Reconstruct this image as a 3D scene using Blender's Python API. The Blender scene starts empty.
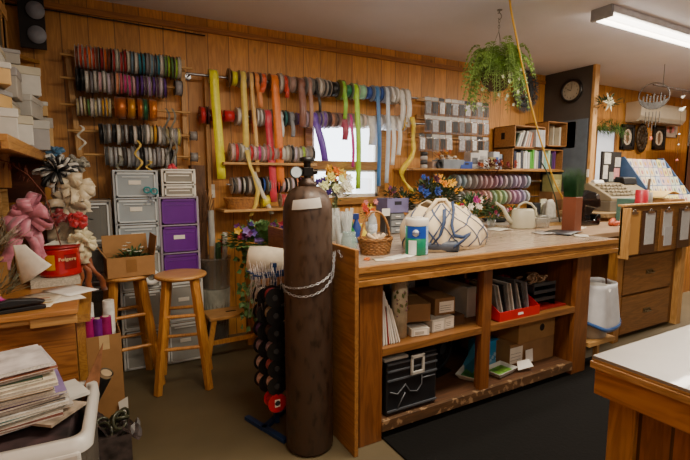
import bpy, bmesh, math, random
from mathutils import Vector as V, Matrix as X, Euler
random.seed(7)
PI=math.pi; R=math.radians
# ---------- camera geometry (also used to read distances off the photo)
F=445.;H=1.35;YAW=R(28.9);PT=R(6.65)
_cy,_sy=math.cos(YAW),math.sin(YAW);_cp,_sp=math.cos(PT),math.sin(PT)
FW=V((_sy*_cp,_cy*_cp,-_sp));RT=V((_cy,-_sy,0));UP=V((_sy*_sp,_cy*_sp,_cp))
def P(px,py,x=None,y=None,z=None):
    r=RT*(px-345)+UP*(230-py)+FW*F
    t=(z-H)/r.z if z is not None else (y/r.y if y is not None else x/r.x)
    return V((r.x*t,r.y*t,H+r.z*t))
# ---------- materials
def lin(h):
    h=h.lstrip('#'); o=[]
    for i in (0,2,4):
        c=int(h[i:i+2],16)/255; o.append(c/12.92 if c<.04045 else ((c+.055)/1.055)**2.4)
    return tuple(o)+(1,)
_mc={}
def mat(col,rough=.6,metal=0,var=.12,scale=12,bump=.0,trans=0,alpha=1,emit=0,coat=0,sheen=0,spec=.5):
    key=('m',col,rough,metal,var,scale,bump,trans,alpha,emit,coat,sheen,spec)
    if key in _mc: return _mc[key]
    m=bpy.data.materials.new('surface_'+col.strip('#')); m.use_nodes=True; N=m.node_tree.nodes; L=m.node_tree.links
    b=N['Principled BSDF']; b.inputs['Roughness'].default_value=rough; b.inputs['Metallic'].default_value=metal
    b.inputs['Specular IOR Level'].default_value=spec
    tc=N.new('ShaderNodeTexCoord'); nz=N.new('ShaderNodeTexNoise'); nz.inputs['Scale'].default_value=scale; nz.inputs['Detail'].default_value=3
    L.new(tc.outputs['Object'],nz.inputs['Vector'])
    rp=N.new('ShaderNodeValToRGB'); c=lin(col)
    rp.color_ramp.elements[0].position=.3; rp.color_ramp.elements[1].position=.7
    rp.color_ramp.elements[0].color=tuple(max(0,k*(1-var)) for k in c[:3])+(1,); rp.color_ramp.elements[1].color=tuple(min(1,k*(1+var)) for k in c[:3])+(1,)
    L.new(nz.outputs['Fac'],rp.inputs['Fac']); L.new(rp.outputs['Color'],b.inputs['Base Color'])
    if bump:
        bp=N.new('ShaderNodeBump'); bp.inputs['Strength'].default_value=bump; bp.inputs['Distance'].default_value=.01
        L.new(nz.outputs['Fac'],bp.inputs['Height']); L.new(bp.outputs['Normal'],b.inputs['Normal'])
    b.inputs['Transmission Weight'].default_value=trans; b.inputs['Alpha'].default_value=alpha
    b.inputs['Coat Weight'].default_value=coat; b.inputs['Sheen Weight'].default_value=sheen
    if emit: b.inputs['Emission Color'].default_value=c; b.inputs['Emission Strength'].default_value=emit
    _mc[key]=m; return m
def wood(c1,c2,axis='x',rough=.45,scale=1.0,plank=None,knots=False,pdark=.25,gen=False,worn=None,hue=.16):
    """grain runs along axis; plank = (axis index, width) draws board joints"""
    key=('w',c1,c2,axis,rough,scale,plank,knots,pdark,worn,hue)
    if key in _mc: return _mc[key]
    m=bpy.data.materials.new('wood_'+c1.strip('#')); m.use_nodes=True; N=m.node_tree.nodes; L=m.node_tree.links
    b=N['Principled BSDF']; b.inputs['Roughness'].default_value=rough
    tc=N.new('ShaderNodeTexCoord'); mp=N.new('ShaderNodeMapping')
    s=[9*scale]*3; s['xyz'.index(axis)]=.9*scale; mp.inputs['Scale'].default_value=s
    src=tc.outputs['Object']; L.new(src,mp.inputs['Vector'])
    vec=mp.outputs['Vector']; pid=None
    def mth(op,a,bv=None,c=None):
        n=N.new('ShaderNodeMath'); n.operation=op
        for i,v in enumerate((a,bv,c)):
            if v is None: continue
            if isinstance(v,(int,float)): n.inputs[i].default_value=v
            else: L.new(v,n.inputs[i])
        return n.outputs[0]
    if plank:
        sep=N.new('ShaderNodeSeparateXYZ'); L.new(src,sep.inputs[0])
        t=mth('DIVIDE',sep.outputs[plank[0]],plank[1]); fl=mth('FLOOR',t); fr=mth('SUBTRACT',t,fl)
        wn=N.new('ShaderNodeTexWhiteNoise'); wn.noise_dimensions='1D'; L.new(fl,wn.inputs['W']); pid=wn.outputs['Value']
        ofs=N.new('ShaderNodeVectorMath'); ofs.operation='SCALE'; L.new(wn.outputs['Color'],ofs.inputs[0]); ofs.inputs['Scale'].default_value=40
        ad=N.new('ShaderNodeVectorMath'); ad.operation='ADD'; L.new(vec,ad.inputs[0]); L.new(ofs.outputs[0],ad.inputs[1]); vec=ad.outputs[0]
    n1=N.new('ShaderNodeTexNoise'); n1.inputs['Scale'].default_value=1.3; n1.inputs['Detail'].default_value=4; n1.inputs['Distortion'].default_value=1.2; L.new(vec,n1.inputs['Vector'])
    n2=N.new('ShaderNodeTexNoise'); n2.inputs['Scale'].default_value=7; n2.inputs['Detail'].default_value=3; L.new(vec,n2.inputs['Vector'])
    rings=mth('SINE',mth('MULTIPLY',n1.outputs['Fac'],42)); rings=mth('MULTIPLY_ADD',rings,.16,.35)
    f=mth('ADD',rings,mth('MULTIPLY',n2.outputs['Fac'],.4))
    rp=N.new('ShaderNodeValToRGB'); rp.color_ramp.elements[0].position=.25; rp.color_ramp.elements[1].position=.85
    rp.color_ramp.elements[0].color=lin(c2); rp.color_ramp.elements[1].color=lin(c1); L.new(f,rp.inputs['Fac'])
    out=rp.outputs['Color']
    def mul(colout,fac):
        mx=N.new('ShaderNodeMix'); mx.data_type='RGBA'; mx.blend_type='MULTIPLY'; mx.inputs[0].default_value=1
        L.new(colout,mx.inputs[6]); L.new(fac,mx.inputs[7]); return mx.outputs[2]
    h=None
    if plank:
        out=mul(out,mth('MULTIPLY_ADD',pid,hue*2,1-hue))
        d=mth('ABSOLUTE',mth('SUBTRACT',fr,.5)); g=mth('GREATER_THAN',d,.5-.006/plank[1]*.6)
        out=mul(out,mth('SUBTRACT',1,mth('MULTIPLY',g,1-pdark)))
    if knots:
        mk=N.new('ShaderNodeMapping'); ks=[5.2]*3; ks['xyz'.index(axis)]=2.6; mk.inputs['Scale'].default_value=ks; L.new(src,mk.inputs['Vector'])
        vo=N.new('ShaderNodeTexVoronoi'); vo.inputs['Scale'].default_value=1; vo.inputs['Randomness'].default_value=1; L.new(mk.outputs['Vector'],vo.inputs['Vector'])
        mr=N.new('ShaderNodeMapRange'); mr.inputs['From Min'].default_value=.05; mr.inputs['From Max'].default_value=.13; mr.inputs['To Min'].default_value=.35; L.new(vo.outputs['Distance'],mr.inputs['Value'])
        out=mul(out,mr.outputs['Result'])
    if worn:
        nw=N.new('ShaderNodeTexNoise'); nw.inputs['Scale'].default_value=22; nw.inputs['Detail'].default_value=6; L.new(src,nw.inputs['Vector'])
        gw=N.new('ShaderNodeMapRange'); gw.inputs['From Min'].default_value=.56; gw.inputs['From Max'].default_value=.6; L.new(nw.outputs['Fac'],gw.inputs['Value'])
        mx=N.new('ShaderNodeMix'); mx.data_type='RGBA'; L.new(gw.outputs['Result'],mx.inputs[0]); L.new(out,mx.inputs[6]); mx.inputs[7].default_value=lin(worn); out=mx.outputs[2]
    L.new(out,b.inputs['Base Color'])
    bp=N.new('ShaderNodeBump'); bp.inputs['Strength'].default_value=.12; bp.inputs['Distance'].default_value=.004; L.new(f,bp.inputs['Height']); L.new(bp.outputs['Normal'],b.inputs['Normal'])
    _mc[key]=m; return m
def clear(tint='#dfe6e6',alpha=.35,rough=.15):
    return mat(tint,rough,0,.03,alpha=alpha)
# ---------- mesh builder
class M:
    def __init__(s): s.v=[];s.f=[];s.mi=[];s.sm=[];s.m=0;s.smooth=False;s.T=X.Identity(4)
    def add(s,vs,fs,smooth=None):
        o=len(s.v); s.v+=[s.T@V(v) for v in vs]
        for f in fs: s.f.append([o+i for i in f]); s.mi.append(s.m); s.sm.append(s.smooth if smooth is None else smooth)
        return s
    def box(s,x0,x1,y0,y1,z0,z1,T=None):
        vs=[(x,y,z) for x in(x0,x1) for y in(y0,y1) for z in(z0,z1)]
        if T is not None: vs=[T@V(v) for v in vs]
        return s.add(vs,[(0,1,3,2),(4,6,7,5),(0,4,5,1),(2,3,7,6),(0,2,6,4),(1,5,7,3)],False)
    def bar(s,a,b,w,h,up=(0,0,1)):
        a=V(a);b=V(b);d=(b-a).normalized();u=V(up)
        if abs(d.dot(u))>.98: u=V((0,1,0))
        sd=d.cross(u).normalized();u2=sd.cross(d)
        vs=[p+sd*i*w/2+u2*j*h/2 for p in(a,b) for i,j in((-1,-1),(1,-1),(1,1),(-1,1))]
        return s.add(vs,[(0,1,2,3),(7,6,5,4),(0,4,5,1),(1,5,6,2),(2,6,7,3),(3,7,4,0)],False)
    def cyl(s,a,b,r0,r1=None,n=16,cap=True):
        r1=r0 if r1 is None else r1; a=V(a);b=V(b);d=(b-a).normalized()
        u=d.orthogonal().normalized();w=d.cross(u)
        vs=[];fs=[]
        for p,r in((a,r0),(b,r1)):
            for i in range(n): t=2*PI*i/n; vs.append(p+(u*math.cos(t)+w*math.sin(t))*r)
        s.add(vs,[(i,(i+1)%n,n+(i+1)%n,n+i) for i in range(n)],True)
        if cap:
            s.add(vs[:n],[list(range(n))[::-1]],False); s.add(vs[n:],[list(range(n))],False)
        return s
    def lathe(s,prof,o=(0,0,0),d=(0,0,1),n=20,cap=True,sx=1,sy=1):
        d=V(d).normalized();o=V(o)
        u=V((1,0,0)) if abs(d.z)>.9 else d.orthogonal().normalized();w=d.cross(u)
        vs=[];k=len(prof)
        for r,z in prof:
            for i in range(n): t=2*PI*i/n; vs.append(o+d*z+u*math.cos(t)*r*sx+w*math.sin(t)*r*sy)
        fs=[(j*n+i,j*n+(i+1)%n,(j+1)*n+(i+1)%n,(j+1)*n+i) for j in range(k-1) for i in range(n)]
        s.add(vs,fs,True)
        if cap:
            if prof[0][0]>1e-4: s.add(vs[:n],[list(range(n))[::-1]],False)
            if prof[-1][0]>1e-4: s.add(vs[-n:],[list(range(n))],False)
        return s
    def tube(s,pts,r,n=6,r1=None):
        pts=[V(p) for p in pts];k=len(pts);vs=[];u=None
        for j,p in enumerate(pts):
            d=(pts[min(j+1,k-1)]-pts[max(j-1,0)])
            d=d.normalized() if d.length>1e-9 else V((0,0,1))
            u=(d.orthogonal() if u is None else (u-d*u.dot(d))).normalized();w=d.cross(u)
            rr=r if r1 is None else r+(r1-r)*j/(k-1)
            for i in range(n): t=2*PI*i/n; vs.append(p+(u*math.cos(t)+w*math.sin(t))*rr)
        fs=[(j*n+i,j*n+(i+1)%n,(j+1)*n+(i+1)%n,(j+1)*n+i) for j in range(k-1) for i in range(n)]
        return s.add(vs,fs+[list(range(n))[::-1],[(k-1)*n+i for i in range(n)]],True)
    def torus(s,c,R_,r,ax=(0,0,1),n=24,k=6,a0=0,a1=2*PI):
        ax=V(ax).normalized();u=ax.orthogonal().normalized();w=ax.cross(u);c=V(c)
        return s.tube([c+(u*math.cos(a0+(a1-a0)*i/n)+w*math.sin(a0+(a1-a0)*i/n))*R_ for i in range(n+1)],r,k)
    def sph(s,c,r,n=10,k=6):
        rx,ry,rz=(r,r,r) if isinstance(r,(int,float)) else r; c=V(c);vs=[c+V((0,0,-rz))];fs=[]
        for j in range(1,k):
            p=-PI/2+PI*j/k
            for i in range(n): t=2*PI*i/n; vs.append(c+V((rx*math.cos(p)*math.cos(t),ry*math.cos(p)*math.sin(t),rz*math.sin(p))))
        vs.append(c+V((0,0,rz)));e=len(vs)-1
        for i in range(n):
            fs.append((0,1+(i+1)%n,1+i)); fs.append((e,1+(k-2)*n+i,1+(k-2)*n+(i+1)%n))
            for j in range(k-2): a=1+j*n; fs.append((a+i,a+(i+1)%n,a+n+(i+1)%n,a+n+i))
        return s.add(vs,fs,True)
    def strip(s,pts,wd,w,w1=None,smooth=True):
        k=len(pts);vs=[]
        for j,p in enumerate(pts):
            ww=w if w1 is None else w+(w1-w)*j/(k-1)
            d=V(wd[j] if isinstance(wd,list) else wd).normalized()*ww/2
            vs+=[V(p)-d,V(p)+d]
        return s.add(vs,[(2*j,2*j+1,2*j+3,2*j+2) for j in range(k-1)],smooth)
    def prism(s,poly,a,h,T=None):
        """poly in local xy, extruded along z from a to a+h"""
        n=len(poly);vs=[V((x,y,a)) for x,y in poly]+[V((x,y,a+h)) for x,y in poly]
        if T is not None: vs=[T@v for v in vs]
        return s.add(vs,[list(range(n))[::-1],list(range(n,2*n))]+[(i,(i+1)%n,n+(i+1)%n,n+i) for i in range(n)],False)
    def quad(s,a,b,c,d): return s.add([a,b,c,d],[(0,1,2,3)],False)
    def grid(s,fn,nu,nv,smooth=True):
        vs=[fn(i/nu,j/nv) for j in range(nv+1) for i in range(nu+1)]
        return s.add(vs,[(j*(nu+1)+i,j*(nu+1)+i+1,(j+1)*(nu+1)+i+1,(j+1)*(nu+1)+i) for j in range(nv) for i in range(nu)],smooth)
    def leaf(s,b,d,l,w,up=(0,0,1),bend=.2):
        b=V(b);d=V(d).normalized();u=V(up);sd=d.cross(u)
        sd=sd.normalized() if sd.length>1e-3 else V((1,0,0));u=sd.cross(d)
        m_=b+d*l*.45+u*bend*l*.3
        return s.add([b,m_-sd*w/2,m_+sd*w/2,b+d*l-u*bend*l*.4],[(0,1,3,2)],False)
    def mesh(s,name,off=V((0,0,0))):
        me=bpy.data.meshes.new(name); me.from_pydata([tuple(v-off) for v in s.v],[],s.f)
        for p,i,k in zip(me.polygons,s.mi,s.sm): p.material_index=i; p.use_smooth=k
        me.update(); return me
COL=bpy.context.scene.collection
def _tag(o,label,cat,group=None,kind=None):
    if label: o['label']=label
    if cat: o['category']=cat
    if group: o['group']=group
    if kind: o['kind']=kind
    return o
def _mk(name,m,mats,off=V((0,0,0)),bevel=0,solid=0,sub=0):
    me=m.mesh(name,off); o=bpy.data.objects.new(name,me)
    for k in (mats if isinstance(mats,(list,tuple)) else [mats]): me.materials.append(k)
    COL.objects.link(o)
    if solid: d=o.modifiers.new('t','SOLIDIFY'); d.thickness=solid; d.offset=0
    if bevel: d=o.modifiers.new('b','BEVEL'); d.width=bevel; d.segments=2; d.limit_method='ANGLE'; d.angle_limit=R(40)
    if sub: d=o.modifiers.new('s','SUBSURF'); d.levels=sub; d.render_levels=sub
    return o
def T(name,label,cat,loc=(0,0,0),rz=0,group=None,rot=None):
    o=bpy.data.objects.new(name,None); o.empty_display_size=.05; COL.objects.link(o); o.location=loc; o.rotation_euler=rot or (0,0,rz)
    return _tag(o,label,cat,group)
def part(name,m,mats,t,label=None,bevel=0,solid=0,sub=0,world=False,kind=None):
    """m in the parent's local coordinates, or world coordinates when world=True (parent unrotated)"""
    off=V((0,0,0))
    if world:
        p=t
        while p is not None: off=off+p.location; p=p.parent
    o=_mk(name,m,mats,off,bevel,solid,sub); o.parent=t
    if label: o['label']=label
    if kind: o['kind']=kind
    return o
def one(name,m,mats,label,cat,loc=None,rz=0,group=None,bevel=0,solid=0,sub=0,kind=None,rot=None):
    if loc is None:
        xs=[v.x for v in m.v];ys=[v.y for v in m.v];zs=[v.z for v in m.v]
        off=V(((min(xs)+max(xs))/2,(min(ys)+max(ys))/2,min(zs)))
        o=_mk(name,m,mats,off,bevel,solid,sub); o.location=off
    else:
        o=_mk(name,m,mats,V((0,0,0)),bevel,solid,sub); o.location=loc; o.rotation_euler=rot or (0,0,rz)
    return _tag(o,label,cat,group,kind)
def struct(name,m,mats,bevel=0):
    o=_mk(name,m,mats,V((0,0,0)),bevel); o['kind']='structure'; return o
def kids(o): return [c for c in bpy.data.objects if c.parent==o]
def dup(o,loc,rz=None,label=None,group=None,mats=None,rot=None,ch=None):
    c=o.copy(); COL.objects.link(c); c.location=loc
    if rz is not None: c.rotation_euler=(0,0,rz)
    if rot is not None: c.rotation_euler=rot
    if label: c['label']=label
    if group: c['group']=group
    for k in (ch if ch is not None else kids(o)):
        d=k.copy(); COL.objects.link(d); d.parent=c
        for g in ([] if ch is not None else kids(k)): e=g.copy(); COL.objects.link(e); e.parent=d
    return c
def text(body,size,mt,t,loc,rot=(PI/2,0,0),name='lettering',ext=.0005,align='CENTER'):
    cu=bpy.data.curves.new(name,'FONT'); cu.body=body; cu.size=size; cu.extrude=ext; cu.align_x=align; cu.align_y='CENTER'
    tmp=bpy.data.objects.new('tmp',cu); COL.objects.link(tmp); bpy.context.view_layer.update()
    dg=bpy.context.evaluated_depsgraph_get(); me=bpy.data.meshes.new_from_object(tmp.evaluated_get(dg))
    bpy.data.objects.remove(tmp); me.materials.clear(); me.materials.append(mt)
    o=bpy.data.objects.new(name,me); COL.objects.link(o); o.parent=t; o.location=loc; o.rotation_euler=rot
    return o
ORD=['first','second','third','fourth','fifth','sixth','seventh','eighth','ninth','tenth','eleventh','twelfth','thirteenth','fourteenth','fifteenth','sixteenth','seventeenth','eighteenth','nineteenth','twentieth']
ORD+=['twenty-'+o for o in ORD[:9]]+['thirtieth']+['thirty-'+o for o in ORD[:9]]
rnd=random.uniform
# palette
PINE=wood('#da9a48','#b57630','z',.5,1,(0,.165),True,.42)
OAKX=wood('#b3823f','#875724','x',.42,1.2,knots=True)
OAKY=wood('#b3823f','#875724','y',.42,1.2)
OAKZ=wood('#a57235','#7c4e20','z',.42,1.2)
REDZ=wood('#7f4c22','#5c3314','z',.38,1.1)
LITEX=wood('#d2a566','#ab7a3e','x',.5,1.3); LITEZ=wood('#cfa062','#a87638','z',.5,1.3); LITEY=wood('#d2a566','#ab7a3e','y',.5,1.3)
DRED=wood('#6a3518','#4a2210','x',.5,1.2)
BLACK=mat('#0c0c0d',.5); DGREY=mat('#2c2d30',.5); GREY=mat('#77787a',.5); WHITE=mat('#e6e2da',.55,var=.04); PAPER=mat('#e4ddcf',.8,var=.06)
STEEL=mat('#a0a0a2',.28,1,.05); CARD=mat('#9b7040',.85,var=.08,scale=20); CARDK=mat('#7f5a32',.85,var=.08,scale=20)
# ================= the room
WY=3.75; CZ=2.6; XR=9.0; XL=-.95
m=M(); m.box(XL-.2,XR,-3.5,WY+.1,-.1,0)
fl=mat('#5c5038',.6,0,.2,2.2,.05)
struct('floor',m,fl)
m=M(); m.box(XL-.2,XR,-3.5,WY+.1,CZ,CZ+.1); struct('ceiling',m,mat('#e4e3ee',.9,0,.03,3))
# back wall with a window opening
wx0,wx1,wz0,wz1=1.72,2.44,1.17,1.84
m=M()
m.box(XL-.1,wx0,WY,WY+.1,0,CZ); m.box(wx1,XR,WY,WY+.1,0,CZ); m.box(wx0,wx1,WY,WY+.1,0,wz0); m.box(wx0,wx1,WY,WY+.1,wz1,CZ)
struct('wall_back',m,PINE)
m=M(); m.box(XL-.1,XL,-3.5,WY,0,CZ); struct('wall_left',m,wood('#da9a48','#b57630','z',.5,1,(1,.165),True,.3))
m=M(); m.box(XR-.1,XR,-3.5,WY,0,CZ); struct('wall_right',m,wood('#da9a48','#b57630','z',.5,1,(1,.165),True,.3))
m=M(); m.box(XL,4.86,WY-.025,WY,2.49,2.53); struct('trim_1',m,wood('#b3762f','#8a5220','x',.5))
# window
w=bpy.data.objects.new('window_1',None); COL.objects.link(w); w.location=((wx0+wx1)/2,WY,wz0); w['kind']='structure'
m=M(); t=.07
m.box(wx0-t,wx1+t,WY-.03,WY+.06,wz1,wz1+t); m.box(wx0-t,wx1+t,WY-.05,WY+.06,wz0-t,wz0); m.box(wx0-t,wx0,WY-.03,WY+.06,wz0,wz1); m.box(wx1,wx1+t,WY-.03,WY+.06,wz0,wz1)
m.box(wx0,wx1,WY-.02,WY+.05,1.43,1.51)
part('window_frame',m,OAKX,w,bevel=.004,world=True)
m=M(); m.box(wx0,wx0+.03,WY,WY+.05,wz0,wz1); m.box(wx1-.03,wx1,WY,WY+.05,wz0,wz1); m.box(wx0,wx1,WY,WY+.05,1.41,1.43); m.box(wx0,wx1,WY,WY+.05,wz0,wz0+.03)
part('sash',m,WHITE,w,world=True)
m=M(); m.box(wx0,wx1,WY+.02,WY+.024,wz0,wz1); part('pane',m,mat('#f4f8fb',.02,trans=.95,var=.0,alpha=.25),w,world=True)
# outside: added pale board, its glow standing in for blown-out daylight behind the panes
m=M(); m.box(.2,4.6,WY+1.6,WY+1.65,-.1,1.35); o=struct('outside_glow_board',m,mat('#cfd8e4',.9,emit=.75))
# stub partition with a post at its end
m=M(); m.box(4.88,4.94,3.14,WY,0,CZ); struct('wall_partition',m,mat('#4f4841',.85,var=.05))
m=M(); m.box(4.87,4.95,3.105,3.14,0,CZ); struct('trim_2',m,LITEZ,.004)
m=M(); m.box(4.865,4.878,3.16,3.66,1.38,2.02); 
one('grey_board',m,mat('#5a626c',.8),'blue-grey board fixed to the partition below the round clock','board')
# rubber mat
m=M(); m.box(.0,1.55,0,.62,0,.012)
mt_=M(); mt_.box(1.22,3.35,1.08,1.93,0.0,.012)
one('rubber_mat',mt_,mat('#0d0c0b',.95,bump=.3,scale=60,spec=.15),'black rubber floor mat lying along the long counter','mat',bevel=.004)
# doorway light beyond the right partition
d=bpy.data.objects.new('door_1',None); COL.objects.link(d); a=P(598,130,y=3.7); b=P(612,190,y=3.7); d.location=(a.x,3.7,0); d['kind']='structure'
m=M(); m.box(a.x,b.x,3.72,3.745,0,a.z); part('door_panel',m,mat('#dfe3ea',.5,emit=.35),d,world=True)  # panel glows: the doorway's brightness is put into its material
m=M(); m.box(a.x-.05,a.x,3.7,3.75,0,a.z+.05); m.box(b.x,b.x+.05,3.7,3.75,0,a.z+.05); m.box(a.x,b.x,3.7,3.75,a.z,a.z+.05); part('door_frame',m,OAKZ,d,world=True)
# fluorescent fixture
t=T('ceiling_light','white twin-tube fluorescent strip light on the ceiling','ceiling light',(4.55,2.1,2.6))
m=M(); m.box(-1.22,1.22,-.075,.075,-.05,0); part('housing',m,mat('#e0e0e2',.4),t,bevel=.008)
for s in(-1,1):
    m=M(); m.box(s*1.225-.015,s*1.225+.015,-.08,.08,-.085,0); part('end_cap',m,mat('#9a9ca2',.4),t,bevel=.004)
    m=M(); m.cyl((-1.2,s*.043,-.072),(1.2,s*.043,-.072),.016,n=10); part('tube',m,mat('#fff4e2',.3,emit=5,var=0),t)
# ================= main counter
c=T('counter','long wooden shop counter with open shelves underneath','counter',(2.2,2.4,0))
m=M(); m.box(1.039,3.15,1.79,2.92,.895,.93); part('countertop',m,wood('#b8a28c','#94806c','x',.17,.8,(1,.29),pdark=.6,hue=.06),c,world=True,bevel=.003)
m=M()
m.box(1.039,3.15,1.762,1.79,.90,.932); m.box(1.039,3.15,1.77,1.8,.868,.9); m.box(1.039,3.15,1.762,1.79,.835,.866)
part('edge_trim',m,wood('#a5743a','#74491e','x',.4,1.8),c,world=True,bevel=.003)
m=M(); m.box(1.016,1.038,1.745,2.95,0,1.022); part('end_panel',m,wood('#9f6e36','#784c22','y',.45,.9),c,world=True,bevel=.003)
for i,(x0,x1) in enumerate([(1.075,1.21),(1.90,1.972),(2.76,2.91)]):
    m=M(); m.box(x0,x1,1.80,1.835,(.048,.048,.014)[i] if i else 0,.84); m.box(x0+.02,x1-.02,1.835,(1.87 if i==1 else 2.84),.06,.86); part('upright',m,REDZ,c,world=True,bevel=.003)
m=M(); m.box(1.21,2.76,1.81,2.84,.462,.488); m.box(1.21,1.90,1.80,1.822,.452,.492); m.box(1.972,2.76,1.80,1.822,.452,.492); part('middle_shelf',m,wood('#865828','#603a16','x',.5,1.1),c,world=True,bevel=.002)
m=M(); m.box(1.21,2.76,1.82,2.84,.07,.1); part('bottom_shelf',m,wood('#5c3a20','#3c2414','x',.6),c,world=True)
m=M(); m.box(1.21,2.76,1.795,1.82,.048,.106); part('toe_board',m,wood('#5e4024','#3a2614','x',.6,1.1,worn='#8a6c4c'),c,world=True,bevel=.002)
m=M(); m.box(1.21,2.9,1.95,1.97,0.013,.07); part('toe_shade_strip',m,mat('#14100c',.8),c,world=True)  # black strip added to paint the dark shadow below the toe board
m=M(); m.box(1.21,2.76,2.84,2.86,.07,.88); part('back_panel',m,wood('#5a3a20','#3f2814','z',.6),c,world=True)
m=M(); 
for y0 in(2.25,2.8): m=M(); m.box(3.05,3.13,y0,y0+.08,0,.895); part('corner_leg',m,OAKZ,c,world=True,bevel=.003)
# ================= front right work table
t=T('work_table','wooden work table with a worn pale sheet top in the near right corner','table',(1.6,.2,0))
tx0,ty1=1.08,.655
m=M(); m.box(tx0+.004,2.6,-1.0,ty1-.004,.893,.9); part('top_sheet',m,mat('#7f766d',.3,0,.14,5,coat=.2),t,world=True)
m=M(); m.box(tx0+.004,2.6,-1.0,ty1-.004,.886,.892); m.box(tx0,2.6,-1.0,ty1,.868,.885); part('tabletop',m,wood('#b08350','#7d5324','y',.5,1.4),t,world=True,bevel=.001)
m=M(); m.box(tx0+.006,tx0+.03,-1.0,ty1-.01,.80,.868); m.box(tx0+.03,2.6,ty1-.034,ty1-.01,.80,.868); part('apron',m,wood('#a86f33','#7d4a1c','y',.45,1.2,knots=True),t,world=True,bevel=.003)
m=M(); m.box(tx0+.05,tx0+.07,-1.0,ty1-.05,0,.8); m.box(tx0+.05,2.6,ty1-.07,ty1-.05,0,.8); part('side_panel',m,wood('#8f5a2a','#6b3d16','z',.45,1.2,plank=(1,.07),pdark=.25),t,world=True)
m=M(); m.box(tx0+.035,tx0+.1,ty1-.1,ty1-.035,0,.8); part('leg',m,OAKZ,t,world=True,bevel=.003)
# ================= ribbon spools on the back wall
RY=3.62
def spool_mesh(w,r,rim=.88):
    a=M(); t=.0025
    for s in(-1,1):
        x0=s*(w/2)-t/2; a.lathe([(r*.28,0),(r*.96,0),(r,t/2),(r*.96,t),(r*.28,t)],(x0,0,0),(1,0,0),20,cap=False)
    a.lathe([(r*.28,-w/2),(r*.28,w/2)],(0,0,0),(1,0,0),12,cap=False)
    b=M(); b.lathe([(r*.3,-w/2+.002),(r*rim,-w/2+.002),(r*rim,w/2-.002),(r*.3,w/2-.002)],(0,0,0),(1,0,0),20,cap=False)
    return a.mesh('spool_rims'),b.mesh('ribbon_winding')
_sc={}
def spool(x,y,z,w,r,col,rimcol,label,group,tail=None,tailmat=None,rim=.88,tilt=0,metal=0):
    k=(round(w,3),round(r,3),rim)
    if k not in _sc:
        _sc[k]=spool_mesh(w,r,rim)
        for me in _sc[k]: me.materials.append(None)
    o=bpy.data.objects.new('ribbon_spool',_sc[k][0]); COL.objects.link(o); o.location=(x,y,z); o.rotation_euler=(rnd(-.5,.5),rnd(-.03,.03),tilt+rnd(-.05,.05))
    o.material_slots[0].link='OBJECT'; o.material_slots[0].material=mat(rimcol,.35,0,.04,alpha=.9)
    q=bpy.data.objects.new('ribbon_winding',_sc[k][1]); COL.objects.link(q); q.parent=o
    q.material_slots[0].link='OBJECT'; q.material_slots[0].material=mat(col,.38,metal,.12,60,sheen=.2)
    _tag(o,label,'ribbon spool',group)
    if tail is not None:
        o.rotation_euler=(0,0,0)
        p=part('ribbon_tail',tail,mat(tailmat or col,.36,0,.10,25,sheen=.3),o,world=True,solid=.0006)
    return o
CN={'#c33a1c':'orange-red','#d9651f':'orange','#7a3518':'brown','#a02026':'crimson','#d8d4cc':'white','#2a7f95':'teal','#6f8fa5':'pale blue','#4a5a68':'slate blue','#5f8a4a':'green','#9cc23a':'lime green','#c9c6b8':'pale grey',
 '#1a1a1c':'black','#dfd3c8':'ivory','#d7a9b0':'pale pink','#d98a63':'peach','#c2596a':'coral pink','#c22e7c':'magenta','#5a2f86':'purple','#55324f':'plum','#8c8a90':'grey','#cfc08f':'cream','#d49a2c':'gold','#b8662a':'copper','#2f6b45':'dark green','#a9a9aa':'silver','#4b4a49':'charcoal','#c9b24e':'yellow','#c62430':'red','#b08c8c':'dusty pink','#9a7fb0':'lilac','#a3b8a0':'sage','#bfc8b2':'pale sage','#c9b8c9':'pale lilac','#c8a5a8':'rose','#2c50a0':'blue','#8a6a62':'mauve brown'}
def rod(a,b,r,mt,label,name='rod'):
    m=M(); m.cyl(a,b,r,n=10); return one(name,m,mt,label,'rod',loc=None)
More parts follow.
